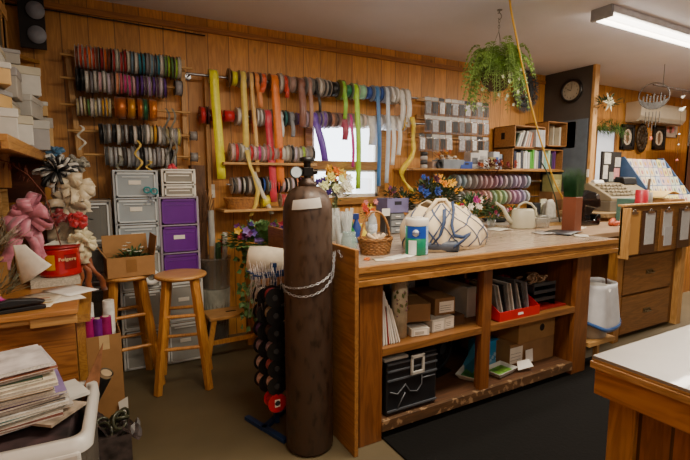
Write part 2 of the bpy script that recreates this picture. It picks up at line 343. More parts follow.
# --- left rack : a wooden ladder rack with five dowels
t=T('ribbon_rack','wooden ladder rack on the back wall holding five dowels of ribbon spools','rack',(.24,RY,1.45))
m=M()
for (p,q) in (((67,50),(80,157)),((182,60),(186,160))):
    a=P(*p,y=RY+.07); b=P(*q,y=RY+.07); m=M(); m.bar(a,b,.035,.03,(0,1,0)); part('side_post',m,LITEZ,t,world=True,bevel=.002)
rods=[((60,57),(192,66),.088,[(74,180)],.026,['#7a3518','#c33a1c','#c33a1c','#d9651f','#c33a1c','#7a3518','#a02026','#d9651f','#7a3518','#a02026','#c9c6b8','#a02026','#a02026','#c9c6b8','#6f8fa5','#d8d4cc','#2a7f95','#2a7f95','#8c8a90','#6f8fa5','#4a5a68','#2a7f95','#d8d4cc','#5f8a4a','#9cc23a','#5f8a4a','#9cc23a','#c9c6b8']),
 ((60,79),(182,87),.082,[(75,166),(176,181)],.026,['#1a1a1c','#1a1a1c','#d8d4cc','#8c8a90','#d8d4cc','#d7a9b0','#d8d4cc','#c9b8c9','#8a6a62','#d98a63','#c2596a','#c22e7c','#c22e7c','#d7a9b0','#5a2f86','#5a2f86','#55324f','#9a7fb0','#5a2f86','#55324f','#c9b8c9','#5a2f86','#8c8a90']),
 ((60,107),(190,110),.072,[(75,112)],.026,['#cfc08f','#dfd3c8','#cfc08f','#5f8a4a','#dfd3c8','#cfc08f','#d8d4cc','#d49a2c','#d49a2c','#cfc08f']),
 ((68,134),(198,133),.078,[(98,180)],.026,['#1a1a1c','#4b4a49','#a9a9aa','#1a1a1c','#d8d4cc','#4b4a49','#a9a9aa','#1a1a1c','#dfd3c8','#1a1a1c','#4b4a49','#dfd3c8','#cfc08f','#d49a2c','#dfd3c8','#a9a9aa','#cfc08f','#dfd3c8','#8c8a90','#c9b24e']),
 ((84,157),(200,155),.082,[(104,176)],.026,['#4b4a49','#a9a9aa','#a9a9aa','#d8d4cc','#4b4a49','#a9a9aa','#8c8a90','#a9a9aa','#1a1a1c','#a9a9aa','#d8d4cc','#a9a9aa','#8c8a90','#d8d4cc','#a9a9aa','#1a1a1c','#a9a9aa'])]
WH=['top','second','third','fourth','bottom']
for ri,(a,b,r,segs,sp,cols) in enumerate(rods):
    A=P(*a,y=RY);B=P(*b,y=RY); z=(A.z+B.z)/2
    m=M(); m.cyl((A.x,RY,z),(B.x,RY,z),.009,n=8); part('dowel',m,LITEX,t,world=True)
    x=P(segs[0][0]+3,a[1],y=RY).x; x1=P(segs[0][1]-2,a[1],y=RY).x; n=len(cols); dx=(x1-x)/(n-1)
    if ri==1: n-=1; dx=(x1-x)/(n-1)
    for i in range(n):
        cn=CN[cols[i]]
        spool(x+i*dx,RY,z-.003-rnd(0,.012),min(dx*.82,.026),r*rnd(.9,1.02),cols[i],random.choice(['#cfcac2','#b9b4ab','#8f8a84','#5a3a24']) if cols[i]!='#1a1a1c' else '#161616',f"{cn} ribbon spool, {ORD[i]} from the left on the {WH[ri]} ladder rack dowel",'ribbon spools on the ladder rack')
    if ri==1: spool(P(178,90,y=RY).x,RY,z,.05,.06,'#8c8a90','#3a3a3c','grey ribbon spool alone at the right end of the second dowel','ribbon spools on the ladder rack')
    if ri==2:
        for (p,q,cc,nm) in ((115,126,'#b8662a','copper'),(127,134,'#c98a2c','gold'),(137,142,'#b8662a','copper'),(142,147,'#2f6b45','dark green'),(149,156,'#d9802a','shiny orange')):
            xa=P(p,108,y=RY).x; xb=P(q,108,y=RY).x
            spool((xa+xb)/2,RY,z,xb-xa,.078,cc,cc,f"wide {nm} metallic ribbon roll on the third dowel{', left of the gold one' if p==115 else ', right of the gold one' if p==137 else ''}",'wide metallic rolls on the third dowel',rim=.97,metal=.6)
    if ri in(3,4): spool(P(193,132,y=RY).x,RY,z,.05,.038,'#8a8480','#6a6460',f"small grey spool at the right tip of the {WH[ri]} dowel",'ribbon spools on the ladder rack')
# curling ribbon ends hanging from the rack
for (x,y0,y1,c,nm) in ((80,125,150,'#cfcabb','pale'),(166,108,160,'#5d5a50','dark'),(172,108,165,'#6a6656','dark grey'),(137,140,172,'#c9a64a','gold'),(119,155,182,'#6c6a5a','grey'),(148,160,176,'#c9a64a','gold spotted')):
    m=M(); A=P(x,y0,y=RY-.09);B=P(x+3,y1,y=RY-.09); k=14
    m.strip([A.lerp(B,i/k)+V((.02*math.sin(i*.8),0.01*math.cos(i*.9),0)) for i in range(k+1)],(1,.3,0),.016)
    one('loose_ribbon',m,mat(c,.5),f"{nm} loose ribbon curl hanging on the ladder rack at "+{80:'its left post',166:'the outer dowel ends',172:'the right post',137:'the fourth dowel',119:'the bottom dowel',148:'above the white box'}[x],'ribbon')
# --- long steel rods
ZA=2.135
for nm,(a,b),lab in(('A',((186,76),(418,97)),'long upper steel ribbon rod on the back wall'),('B',((199,115),(424,128)),'long lower steel ribbon rod on the back wall')):
    A=P(*a,y=RY);B=P(*b,y=RY)
    if nm=='B': z1=P(300,118,y=RY).z; A.z=P(*a,y=RY).z; B.z=P(424,124,y=RY).z
    else: A.z=B.z=ZA
    t=T('ribbon_rod',lab,'rod',A)
    m=M(); m.cyl(A,B,.0095,n=10); part('bar',m,STEEL,t,world=True)
    for f in(.015,.47,.985):
        p=A.lerp(B,f); m=M(); m.cyl(p,(p.x,WY,p.z),.006,n=8); m.cyl((p.x,WY-.012,p.z),(p.x,WY,p.z),.025,n=12); part('bracket',m,STEEL,t,world=True)
    if nm=='A': RA=(A,B)
    else: RB=(A,B)
def zrod(rr,x): A,B=rr; return A.z+(B.z-A.z)*(x-A.x)/(B.x-A.x)
def tail(x,rr,r,w,py1,dxp=0,swirl=0,front=True,shift=0):
    """ribbon dropping off the front of a spool at (x) down to photo row py1 (RY plane height)"""
    z=zrod(rr,x); z1=P(345+0,py1,y=RY-r).z
    # height read at this x
    import mathutils
    lo=P_at(x,RY-r,py1); z1=lo
    y=RY-r*.92; m=M(); pts=[(x,RY,z+r*.94),(x,RY-r*.6,z+r*.72),(x,y-.002,z+r*.1)]
    k=12
    for i in range(1,k+1):
        f=i/k; pts.append((x+shift*f+swirl*math.sin(f*7)*.03,y-.004+.012*math.sin(f*5+x),z+(z1-z)*f))
    wd=[V((1,.05*math.sin(j*.6)+swirl*math.sin(j*.9),0)) for j in range(len(pts))]
    m.strip(pts,wd,w); return m
def P_at(x,y,py):
    # height of the point at plan position x,y that shows on photo row py
    lo,hi=0.,3.
    for _ in range(40):
        z=(lo+hi)/2; v=V((x,y,z-H)); q=230-F*v.dot(UP)/v.dot(FW)
        if q>py: lo=z
        else: hi=z
    return z
def PX(px,y,z):
    # plan x that shows on photo column px at depth y, height z
    lo,hi=-3.,12.
    for _ in range(40):
        x=(lo+hi)/2; v=V((x,y,z-H)); q=345+F*v.dot(RT)/v.dot(FW)
        if q<px: lo=x
        else: hi=x
    return x
gA='ribbon spools on the upper steel rod'; gB='ribbon spools on the lower steel rod'
# (px0,px1,colour,rim,radius,tail row or None,tail px width,colour words,shift)
LA=[(211,219,'#e8e020','#cfc8a0',.055,179,9,'neon yellow',.03),(230,232,'#7a5a3a','#6a4a30',.075,None,0,'brown',0),(233,239,'#d8cf1e','#8a6a40',.062,None,0,'bright yellow',0),
(241,247,'#e0c55c','#c8b8a8',.07,150,6,'pale yellow',.0),(250,254,'#e0b266','#c8b0a0',.066,172,4,'pale apricot',.03),(255,260,'#e08a4a','#7a5a40',.07,107,5,'peach',.02),(262,267,'#d9572a','#b8b0a8',.07,93,5,'salmon',-.03),
(271,279,'#e87a1e','#7a5a40',.072,186,8,'bright orange',.03),(280,283,'#c9c0b8','#d8d0c8',.085,None,0,'white',0),(284,288,'#c2341c','#b89080',.075,98,4,'red-orange',0),(290,296,'#9a7a70','#c9c0b8',.07,None,0,'brown-grey',0),
(298,305,'#8a5a4a','#8a6a58',.07,127,7,'dusty brown',.0),(307,312,'#a07a6c','#a8b0b8',.08,128,4,'mauve',.0),(314,318,'#1c1a1a','#b8b2ac',.075,112,3,'black',.03),(319,322,'#cfc8c0','#d8d0c8',.085,None,0,'white',0),(323,326,'#3a3836','#c8c0b8',.08,None,0,'dark grey',0),(327,331,'#1a1a1a','#d0c8c0',.075,None,0,'black',0),(332,339,'#131313','#1a1a1a',.07,None,0,'glossy black',0),
(341,345,'#8ac23a','#9a9a50',.09,119,4,'light green',.0),(346,352,'#1e7a4c','#2a6a48',.06,None,0,'emerald',0),(353,358,'#a6d91e','#a8b8a0',.075,189,5,'lime',.02),(359,366,'#8fc49a','#c8d0c8',.07,None,0,'pale green',0),(367,372,'#274fa0','#2a4a90',.062,None,0,'blue',0),(374,379,'#3a78b8','#a8b8c8',.075,186,4,'sky blue',.02),(380,383,'#2a4f9c','#3a5a98',.07,None,0,'royal blue',0),
(384,388,'#c8d4e2','#b8c4d8',.08,183,4,'icy blue',.0),(390,393,'#e4e0da','#d8d4d0',.085,102,3,'white',0),(395,398,'#e6e2dc','#dcd8d2',.085,None,0,'cream white',0),(399,403,'#eeeae4','#dcd8d2',.07,127,5,'snow white',.0),(404,409,'#e8e4de','#dcd8d2',.08,127,5,'off-white',.0)]
LB=[(202,207,'#b81e26','#9a2a28',.07,None,0,'red',0),(209,211,'#5a1a1a','#3a1a18',.07,None,0,'dark maroon',0),(213,224,'#c01c24','#c01c24',.05,None,0,'wide red',0),(226,236,'#c41e28','#c41e28',.05,None,0,'wide scarlet',0),(238,242,'#cfc6bc','#d0c8c0',.075,None,0,'white',0),
(252,257,'#b83430','#9a5a50',.06,134,5,'brick red',0),(258,260,'#d8d4d0','#dcd8d4',.075,None,0,'white',0),(261,263,'#d4d0cc','#dcd8d4',.075,None,0,'grey-white',0),(265,272,'#d0324a','#c8b0a8',.07,202,7,'crimson',.03),(274,277,'#c8203a','#d8c8c0',.07,None,0,'red',0),(279,283,'#dcdcdc','#c8c8c8',.065,137,5,'white',0),(285,288,'#2a6a6a','#3a4a4a',.07,None,0,'dark teal',0),(290,295,'#8a8a90','#888890',.06,137,4,'grey',0),
(298,304,'#6a3a9a','#8a7a98',.055,None,0,'violet',0),(306,309,'#c8b0c8','#c0b8c0',.075,None,0,'lilac',0),(312,318,'#6a40b0','#8a8098',.07,161,7,'purple',.09),(319,322,'#4a2a80','#c8c0c8',.08,None,0,'deep purple',0),(323,327,'#7a58a8','#c8c0c8',.08,None,0,'mid purple',0),(328,331,'#3a2030','#6a5058',.075,None,0,'dark plum',0),(332,335,'#b07a60','#c0a090',.07,None,0,'tan',0),(336,339,'#40282a','#a89088',.07,None,0,'dark brown',0),
(341,347,'#a8405a','#c8a8a8',.07,140,6,'dusty rose',0),(349,352,'#d02890','#c8b0b8',.07,167,3,'magenta',0.02),(354,357,'#d8a0b0','#d8c8c8',.07,None,0,'light pink',0),(358,362,'#c8c0b8','#d8d0c8',.065,None,0,'pearl',0),(363,366,'#d8c0b8','#d8d0c8',.07,None,0,'shell pink',0),(368,376,'#e6e2dc','#d8d4d0',.06,145,8,'white lace',0),(378,382,'#dcd6d0','#d8d4d0',.065,None,0,'white satin',0),(384,388,'#e0dad4','#d8d4d0',.075,None,0,'cream satin',0),(390,394,'#e8e4de','#d8d4d0',.07,165,4,'bridal white',0),(396,400,'#e8e4de','#d8d4d0',.07,155,4,'milk white',0),(402,406,'#d8b020','#d8d4d0',.08,None,0,'gold',0)]
for lst,rr,grp,wh in((LA,RA,gA,'upper'),(LB,RB,gB,'lower')):
    for i,(p0,p1,c,rim,r,tr,tw,nm,sh) in enumerate(lst):
        z0=zrod(rr,1.5); p0-=2.5; p1-=2.5; x0=PX(p0,RY,z0); x1=PX(p1,RY,z0); x=(x0+x1)/2; z=zrod(rr,x)
        tl=None
        if tr: 
            ppm=abs(PX(p0+1,RY,z0)-PX(p0,RY,z0)); tl=tail(x,rr,r,tw*ppm,tr,shift=sh)
        lb=f"{nm} ribbon spool{' with tail' if tr else ''}, {ORD[i]} from the left on the {wh} steel rod"
        spool(x,RY,z,max(.012,(x1-x0)*.92),r,c,rim,lb,grp,tail=tl,rim=.9)
# yellow wavy ribbon at the end of the lower rod
m=M(); pts=[]
for f,(px,py) in enumerate([(412,117),(414,126),(413,138),(414,150),(411,158),(405,166),(401,173),(404,181),(410,188),(414,193)]): pts.append(P(px,py,y=RY-.1+.03*math.sin(f)))
m.strip(pts,[V((1,.2*math.sin(j),.5*math.sin(j*.8))) for j in range(len(pts))],.058); 
for p in pts[3:6]: pass
one('loose_ribbon',m,mat('#e0c020',.4,sheen=.3),'wide yellow ribbon twisting down at the right end of the lower steel rod','ribbon',solid=.0008)
# pale yellow ribbons trailing lower down
for (pp,c,lab) in (([(247,150),(250,165),(255,178),(258,190),(256,204),(251,216)],'#dcc05a','twisted pale yellow ribbon trailing past the wicker basket'),([(254,172),(258,182),(263,195),(268,205),(272,214)],'#cfc8b4','thin cream ribbon trailing below the pale yellow ribbons')):
    m=M(); m.strip([P(*q,y=RY-.14) for q in pp],[V((1,.4*math.sin(j*1.3),.2)) for j in range(len(pp))],.035); one('loose_ribbon',m,mat(c,.4,sheen=.3),lab,'ribbon',solid=.0008)
# --- shelf boards under the rods
def shelf(x0,x1,y0,z,label,mt=LITEX,th=.02,loc=None):
    m=M(); m.box(x0,x1,y0,WY-.002,z-th,z); return one('wall_shelf',m,mt,label,'shelf',bevel=.002)
zC=1.475; zD=1.105
shelf(.86,1.66,3.5,zC,'narrow wooden shelf of loose ribbon rolls left of the window'); shelf(.84,1.56,3.45,zD,'lower wooden shelf with the wicker basket left of the window')
xx=.93; i=0
LC=['#d8b0a8','#c8323a','#c9c4b8','#d8d4cc','#c62430','#d7a9b0','#c22e7c','#d7a9b0','#c2596a','#c62430','#b08c8c','#c33a1c','#d8d4cc','#c9c6b8','#1a1a1c','#c9b8c9','#c9c6b8','#9cc23a','#8c8a90','#1a1a1c']
LCn=['pink','red checked','cream','white','red','pale pink','magenta','baby pink','coral','red satin','dusty pink','orange-red','white satin','pale grey','black','lilac','ivory','lime edged','grey','jet black']
for i,c in enumerate(LC):
    x=.945+i*.036; r=rnd(.07,.08); spool(x,3.585,zC+r+.001,.028,r,c,'#d0c8c0',f"{LCn[i]} ribbon roll standing {ORD[i]} from the left on the narrow shelf",'ribbon rolls on the narrow shelf',tilt=rnd(-.15,.15))
A=V((.9,3.6,1.3)); B=V((1.6,3.6,1.3)); m=M(); m.cyl(A,B,.007,n=8); one('ribbon_rod',m,STEEL,'short steel rod between the two wooden shelves left of the window','rod')
LE=[('#1a1a1c','black'),('#c9b8c9','lilac'),('#c9c6b8','pale grey'),('#d8d4cc','white'),('#55324f','plum'),('#a9a9aa','silver'),('#2c50a0','blue'),('#4a5a68','slate'),('#a02026','crimson'),('#c33a1c','orange-red'),('#d7a9b0','pink'),('#dfd3c8','ivory'),('#c9b8c9','light lilac'),('#d98a63','peach'),('#c22e7c','magenta'),('#5a2f86','purple')]
for i,(c,n_) in enumerate(LE):
    x=.95+i*.042; r=rnd(.062,.08); spool(x,3.6,1.3-.01,.022,r,c,random.choice(['#2a2624','#cfc8c0']),f"{n_} ribbon spool, {ORD[i]} from the left on the short rod",'ribbon spools between the shelves')
# wicker basket and bright roll on the lower shelf
def basket(loc,rx,ry,h,label,mt,handle=None,n=36,rows=9,name='wicker_basket'):
    t=T(name,label,'basket',loc); m=M()
    for j in range(rows):
        z=h*(j+.5)/rows; f=.82+.18*(j/rows)
        m.tube([(math.cos(a)*rx*f*(1+.03*(-1)**(i+j)),math.sin(a)*ry*f*(1+.03*(-1)**(i+j)),z) for i in range(n+1) for a in(2*PI*i/n,)],h/rows*.52,5)
    m.lathe([(.001,0),(rx*.8,.002)],sy=ry/rx,cap=False,n=24)
    part('body',m,mt,t)
    m=M(); 
    for s in(0,PI): m.tube([(math.cos(2*PI*i/n)*rx*1.02,math.sin(2*PI*i/n)*ry*1.02,h+.006*math.sin(i*1.2+s)) for i in range(n+1)],h/rows*.55,5)
    part('rim',m,mt,t)
    if handle:
        m=M()
        for s in(-1,1): m.tube([(rx*math.cos(a)*.97,s*.004*math.cos(i*2),h*.7+math.sin(a)*(handle-h*.7)) for i in range(21) for a in(PI*i/20,)],.006,6)
        part('handle',m,mt,t)
    return t
WICK=mat('#a8713a',.7,0,.35,60,bump=.4)
basket((1.0,3.55,zD),.13,.085,.085,'small woven tan basket on the lower wooden shelf left of the window',WICK)
m=M(); 
spool(1.19,3.52,zD+.055,.06,.055,'#e0d020','#e0d020','fat bright yellow ribbon roll beside the small woven basket','ribbon rolls on the lower shelf')
spool(1.36,3.55,zD+.06,.05,.06,'#b03a3a','#c8c0b8','faded red ribbon roll on the lower shelf behind the gas cylinder','ribbon rolls on the lower shelf')
m=M(); m.box(.79,.84,3.738,3.748,1.19,1.3); m.box(.795,.835,3.736,3.738,1.2,1.29); one('price_note',m,PAPER,'small white note pinned to the wall left of the ribbon shelves','note')
# vertical side board and stacked uprights beside the tall ribbon rack
m=M(); m.box(.775,.80,3.68,WY,1.0,2.15); one('rack_upright',m,LITEZ,'tall slim wooden upright at the left end of the steel rods','post')
m=M(); m.box(.64,.74,3.62,WY,0,1.45); one('wall_post',m,wood('#6a4526','#452a14','z',.6),'dark rough wooden post on the wall beside the purple drawers','post')
m=M(); m.tube([(XL,WY-.03,2.47),(-.2,WY-.03,2.475),(.8,WY-.03,2.46)],.005); one('wall_cable',m,BLACK,'thin dark cable running along the top of the back wall','cable')
# ================= left part: drawers, stools, boxes
def drawer_tower(x0,x1,y0,y1,levels,label,cat='drawer tower',rz=0,name='plastic_drawer_tower',frame='#c9c9c6',front='#b9bcbd',alpha=.55,contents=True,trim='#d8d8d4',solid=False,label_on=()):
    """levels = list of z boundaries bottom to top; local frame: centre of base, front to -Y"""
    w=x1-x0;dp=y1-y0; t=T(name,label,cat,((x0+x1)/2,(y0+y1)/2,levels[0]),rz); z0=levels[0]
    fm=mat(frame,.4,0,.05)
    m=M()
    for z in levels: 
        zz=z-z0; a_=max(0,zz-.008); m.box(-w/2,w/2,-dp/2,dp/2,a_,a_+.012)
    for s in(-1,1):
        for yy in(-dp/2,dp/2-.02): m.box(s*(w/2-.008)-.008,s*(w/2-.008)+.008,yy,yy+.02,0,levels[-1]-z0)
    part('frame',m,fm,t,bevel=.003)
    h=levels[-1]-z0
    for s in(-1,1): m=M(); m.box(s*(w/2-.004)-.002,s*(w/2-.004)+.002,-dp/2+.02,dp/2-.02,.01,h-.01); part('side_panel',m,mat(frame,.3,0,.05,alpha=alpha if not solid else 1),t)
    for i in range(len(levels)-1):
        a=levels[i]-z0+.01;b=levels[i+1]-z0-.012; u=w/2-.018; y=-dp/2
        m=M(); m.box(-u,u,y-.006,y+.006,a,b); m.box(-u,-u+.004,y,dp/2-.03,a,b-.02); m.box(u-.004,u,y,dp/2-.03,a,b-.02); m.box(-u,u,y,dp/2-.03,a,a+.004)
        d=part('drawer',m,mat(front,.25,0,.06,alpha=alpha if not solid else 1),t,bevel=.002)
        m=M(); m.box(-u,u,y-.012,y-.006,b-.014,b); m.box(-u,u,y-.012,y-.006,a,a+.01); m.box(-u,-u+.01,y-.012,y-.006,a,b); m.box(u-.01,u,y-.012,y-.006,a,b)
        if solid: m.box(-u*.82,u*.82,y-.009,y-.006,a+(b-a)*.75,a+(b-a)*.78)
        part('rim',m,mat(trim if not solid else front,.4,0,.05),d)
        if not solid: m=M(); m.box(-w*.3,w*.3,y-.012,y-.006,b-.034,b-.026); part('handle',m,mat(trim,.4,0,.05),d)
        if i in label_on:
            m=M(); m.box(-.045,.03,y-.009,y-.0065,a+(b-a)*.5,a+(b-a)*.5+.028); part('paper_label',m,PAPER,d)
        if contents:
            m=M()
            for k in range(9):
                r=rnd(.018,.035); m.sph((rnd(-u+.05,u-.05),rnd(y+.04,y+.16),a+r+rnd(0,.03)),(r*1.3,r,r),8,5)
            part('contents',m,mat(random.choice(['#b8a58a','#8a9a7a','#a88a9a','#9a9a90','#c8b888']),.8,0,.4,40),d,kind='stuff')
    return t
# grey translucent three-drawer unit (upper) on two clear ones
xa=P(112,175,y=3.35).x; xb=P(158,175,y=3.35).x
def zz(px,py,y): return P_at(PX(px,y,1.),y,py)
drawer_tower(.085,.365,3.34,3.70,[.86,1.04,1.215,1.40],'smoky grey three-drawer plastic unit with paper labels under the ladder rack',front='#b8c2c8',frame='#b4babe',trim='#c4cacc',alpha=.6,label_on=(0,1,2))
drawer_tower(.09,.37,3.36,3.70,[0,.29,.57,.855],'clear plastic three-drawer unit on the floor behind the stools',front='#c8c6bc',frame='#dcd8ce',alpha=.5,label_on=(1,))
drawer_tower(.36,.628,3.33,3.70,[.62,.82,1.02,1.215],'purple plastic three-drawer unit beneath a small white one','drawer tower',front='#66278a',frame='#a49aa8',trim='#57207a',solid=True,contents=False,label_on=(1,))
drawer_tower(.385,.615,3.33,3.68,[1.216,1.305,1.41],'small white framed two-drawer box on top of the purple drawers',front='#b0ab9f',frame='#e2ded4',trim='#e2ded4')
drawer_tower(.375,.64,3.34,3.70,[0,.31,.615],'clear two-drawer plastic unit underneath the purple drawers',front='#c4c2ba',frame='#dcd8ce',alpha=.5,label_on=(0,1))
drawer_tower(-.30,.07,3.38,3.70,[0,.32,.64,.92,1.2],'tall clear plastic drawer tower in the corner behind the bows',front='#8b8880',frame='#a29e96')
m=M(); m.torus((0,0,0),.04,.018,(0,1,0),20,8); one('tape_roll',m,WHITE,'white tape roll seen in a clear drawer behind the box stool','tape roll',loc=(.29,3.33,.66))
# teal scissors and pink bow on drawers
t=T('scissors','teal-handled scissors hanging on the smoky grey drawers','scissors',(.31,3.31,1.24))
m=M(); m.torus((-.02,0,.03),.02,.005,(0,1,0),14); m.torus((.025,0,.02),.02,.005,(0,1,0),14); part('handle',m,mat('#128a92',.4),t)
m=M(); m.bar((-.015,0,.01),(.02,0,-.07),.009,.002,(0,1,0)); m.bar((.02,0,.0),(-.03,0,-.06),.009,.002,(0,1,0)); part('blade',m,STEEL,t)
def bow(name,label,loc,rad,c,nl=12,w=.03,tails=3,tl=.15,face=(0,-1,0),cat='bow',mt=None,squash=.6,tilt=0,rough=.4,sub=.0):
    mt=mt or mat(c,rough,0,.25,30,sheen=.4); t=T(name,label,cat,loc); f=V(face).normalized(); q=f.to_track_quat('Z','Y').to_matrix()
    tot=int(nl*1.7)
    for grp in range(2):
        m=M()
        for i in range(grp,tot,2):
            a=2*PI*i/tot*2.4+rnd(-.3,.3); e=R(rnd(5,75) if i>tot*.5 else rnd(0,35)); L_=rad*rnd(.75,1.15)*(1-.25*math.sin(e))
            d=V((math.cos(a)*math.cos(e),math.sin(a)*math.cos(e),math.sin(e)*squash)).normalized(); side=V((-math.sin(a),math.cos(a),0)); side=(side+d.cross(side)*rnd(-.7,.7)).normalized(); up=d.cross(side)
            pts=[];n=10; op=rnd(.22,.42)
            for j in range(n+1):
                u=j/n; r_=math.sin(PI*u); pp=d*L_*r_**.8+up*(math.cos(PI*u))*L_*op*r_**.5; pts.append(q@pp+V((0,0,-.12*L_*r_*r_)))
            m.strip(pts,[q@(side+up*.35*math.sin(PI*j/n)*(1 if i%2 else -1)) for j in range(n+1)],w*rnd(.85,1.15))
        part('loops',m,mt,t,solid=.0008)
    for i in range(tails):
        a=rnd(-.5,.5); m=M(); pts=[]
        for j in range(9):
            u=j/8; pts.append(V((a*tl*u+.01*math.sin(j*1.4+i),-.01+.01*math.sin(j),-tl*u)))
        m.strip(pts,[V((1,.5*math.sin(j),0)) for j in range(9)],w); part('tail',m,mt,t,solid=.0008)
    return t
bow('gift_bow','small coral red bow on top of the white drawer box',(.47,3.42,1.42),.045,'#d0283e',8,.016,0)
# ---- bar stools
ST=wood('#c98d45','#9e6226','z',.35,1.4); STS=wood('#cf9a58','#a8703a','x',.3,1.2)
def stool(loc,rz,label,h=.74,sp=.178,mt=ST,seatm=STS):
    t=T('bar_stool',label,'stool',loc,rz)
    m=M(); m.lathe([(.001,h-.028),(.13,h-.028),(.152,h-.024),(.162,h-.014),(.16,h-.004),(.15,h),(.08,h-.003),(.001,h-.004)],n=36); part('seat',m,seatm,t)
    L=[]
    for i in range(4):
        a=PI/4+i*PI/2; ca,sa=math.cos(a),math.sin(a); top=V((ca*.115,sa*.115,h-.026)); bot=V((ca*sp*1.22,sa*sp*1.22,0)); L.append((top,bot))
        m=M(); m.bar(bot,top,.042,.036,(ca,sa,0)); part('leg',m,mt,t,bevel=.004)
    for i in range(4):
        for lv in((.24 if i%2 else .29),(.45 if i%2 else .5)):
            f=1-lv/h; a=L[i][0].lerp(L[i][1],f); b=L[(i+1)%4][0].lerp(L[(i+1)%4][1],f); m=M(); m.cyl(a,b,.0115,n=10); part('rung',m,mt,t)
    return t
stool((.435,2.99,0),R(-12),'round-seated wooden bar stool in front of the purple drawers')
stool((.12,3.15,0),R(8),'wooden bar stool carrying the open cardboard box')
# step stool
t=T('step_stool','low wooden step stool with a hand slot beside the bar stool','stool',(.85,3.38,0),R(2))
t.scale=(1.12,1,1.05)
m=M()
m.prism([(-.17,-.12),(.17,-.12),(.17,.12),(-.17,.12)],.285,.022); part('top',m,STS,t,bevel=.004)
m=M(); m.box(-.035,.035,-.012,.012,.3072,.308); part('hand_slot',m,mat('#1c1008',.8),t)
for sx in(-1,1):
    for sy in(-1,1): m=M(); m.bar((sx*.2,sy*.14,0),(sx*.14,sy*.1,.285),.035,.025,(0,1,0)); part('leg',m,ST,t,bevel=.003)
    m=M(); m.bar((sx*.17,-.12,.13),(sx*.17,.12,.13),.02,.03); part('rail',m,ST,t)
m=M(); m.bar((-.17,-.12,.13),(.17,-.12,.13),.02,.03); part('rail',m,ST,t)
# lower step in front
# open cardboard box on back stool
def obox(loc,rz,w,d,h,label,flap=.1,mt=CARD,name='cardboard_box',open_=True,marks=None,flaps=(1,1,1,1)):
    t=T(name,label,'box',loc,rz); m=M(); k=.004
    if open_:
        m.box(-w/2,w/2,-d/2,-d/2+k,0,h); m.box(-w/2,w/2,d/2-k,d/2,0,h); m.box(-w/2,-w/2+k,-d/2,d/2,0,h); m.box(w/2-k,w/2,-d/2,d/2,0,h); m.box(-w/2,w/2,-d/2,d/2,0,k)
    else: m.box(-w/2,w/2,-d/2,d/2,0,h)
    part('body',m,mt,t,bevel=.002)
    if open_ and flap:
        for i,(a,b,dv) in enumerate((((-w/2,-d/2,h),(w/2,-d/2,h),(0,-1,-.4)),((-w/2,d/2,h),(w/2,d/2,h),(0,.5,1)),((-w/2,-d/2,h),(-w/2,d/2,h),(-.6,0,1)),((w/2,-d/2,h),(w/2,d/2,h),(.15,0,1)))):
            if not flaps[i]: continue
            dv=V(dv).normalized()*flap; m=M(); m.quad(a,b,V(b)+dv,V(a)+dv); part('flap',m,mt,t,solid=.003)
    if not open_:
        m=M(); m.box(-w/2-.0006,w/2+.0006,-.025,.025,h,h+.0008); m.box(-w/2-.0008,-w/2-.0001,-.025,.025,h*.75,h); m.box(w/2+.0001,w/2+.0008,-.025,.025,h*.75,h);part('packing_tape',m,mat('#8a6636',.25),t)
    return t
b=obox((.145,3.13,.742),R(4),.27,.24,.125,'open brown cardboard box with white flowers on a bar stool',.12,flaps=(0,1,1,1))
m=M(); m.box(-.03,.03,-.1215,-.1205,.03,.11); part('packing_tape',m,mat('#8a6030',.3),b)
def leaves(m,c,r,n,l,w,flat=.6):
    for i in range(n):
        a=rnd(0,2*PI);e=rnd(-.3,1.2); d=V((math.cos(a)*math.cos(e),math.sin(a)*math.cos(e),math.sin(e)))
        p=V(c)+V((d.x*r*rnd(.1,1),d.y*r*rnd(.1,1),d.z*r*flat*rnd(.1,1))); m.leaf(p,d,l*rnd(.7,1.2),w)
t=T('potted_plant','small green plant with white blossoms inside the stool box','plant',(.17,3.14,.75))
m=M(); leaves(m,(0,0,.08),.11,110,.05,.018); part('foliage',m,mat('#3f5a32',.6,0,.4,30),t)
for i in range(7):
    c=V((rnd(-.05,.07),rnd(-.07,.05),rnd(.13,.18))); m=M()
    for k in range(6): a=k*PI/3; m.leaf(c,(math.cos(a),math.sin(a),.5),.022,.012)
    part('flower',m,mat('#dfe2d4',.6),t)
# box with ribbon cones lower left
b=obox((-.03,2.83,0),R(3),.18,.24,.49,'tall brown cardboard carton holding purple and white rolls beside the desk',0)
m=M(); m.box(-.02,.03,-.1215,-.1202,.41,.49); part('packing_tape',m,mat('#c8a878',.3),b)
for i,(dx,dy,c,nm,h,r) in enumerate(((-.075,-.08,'#b41e78','magenta foil roll, leftmost of the tall carton',.58,.026),(-.02,-.085,'#7a1f8a','purple foil roll in the middle of the tall carton',.575,.026),(.035,-.08,'#a3206a','wine pink foil roll at the front right of the tall carton',.58,.028),(-.085,.02,'#d8d6d0','white roll standing at the back left of the tall carton',.64,.03),(.06,.02,'#dedbd2','white roll standing at the back right of the tall carton',.645,.03))):
    t=T('foil_roll',nm,'roll',(-.03+dx*.72,2.83+dy,.006)); m=M(); m.cyl((0,0,0),(0,0,h),r,n=18); part('wrap',m,mat(c,.25 if i<3 else .7,.35 if i<3 else 0,.25,30),t)
    m=M(); m.cyl((0,0,h-.012),(0,0,h+.002),r*.55,n=14); part('core',m,mat('#c9b8a0' if i<3 else '#b5b0a6',.7),t)
m=M(); m.quad((.03,2.69,.10),(.08,2.695,.12),(.08,2.695,.0),(.04,2.69,.002)); one('paper_sheet',m,PAPER,'small white paper leaning on the foot of the tall carton','paper',solid=.001)
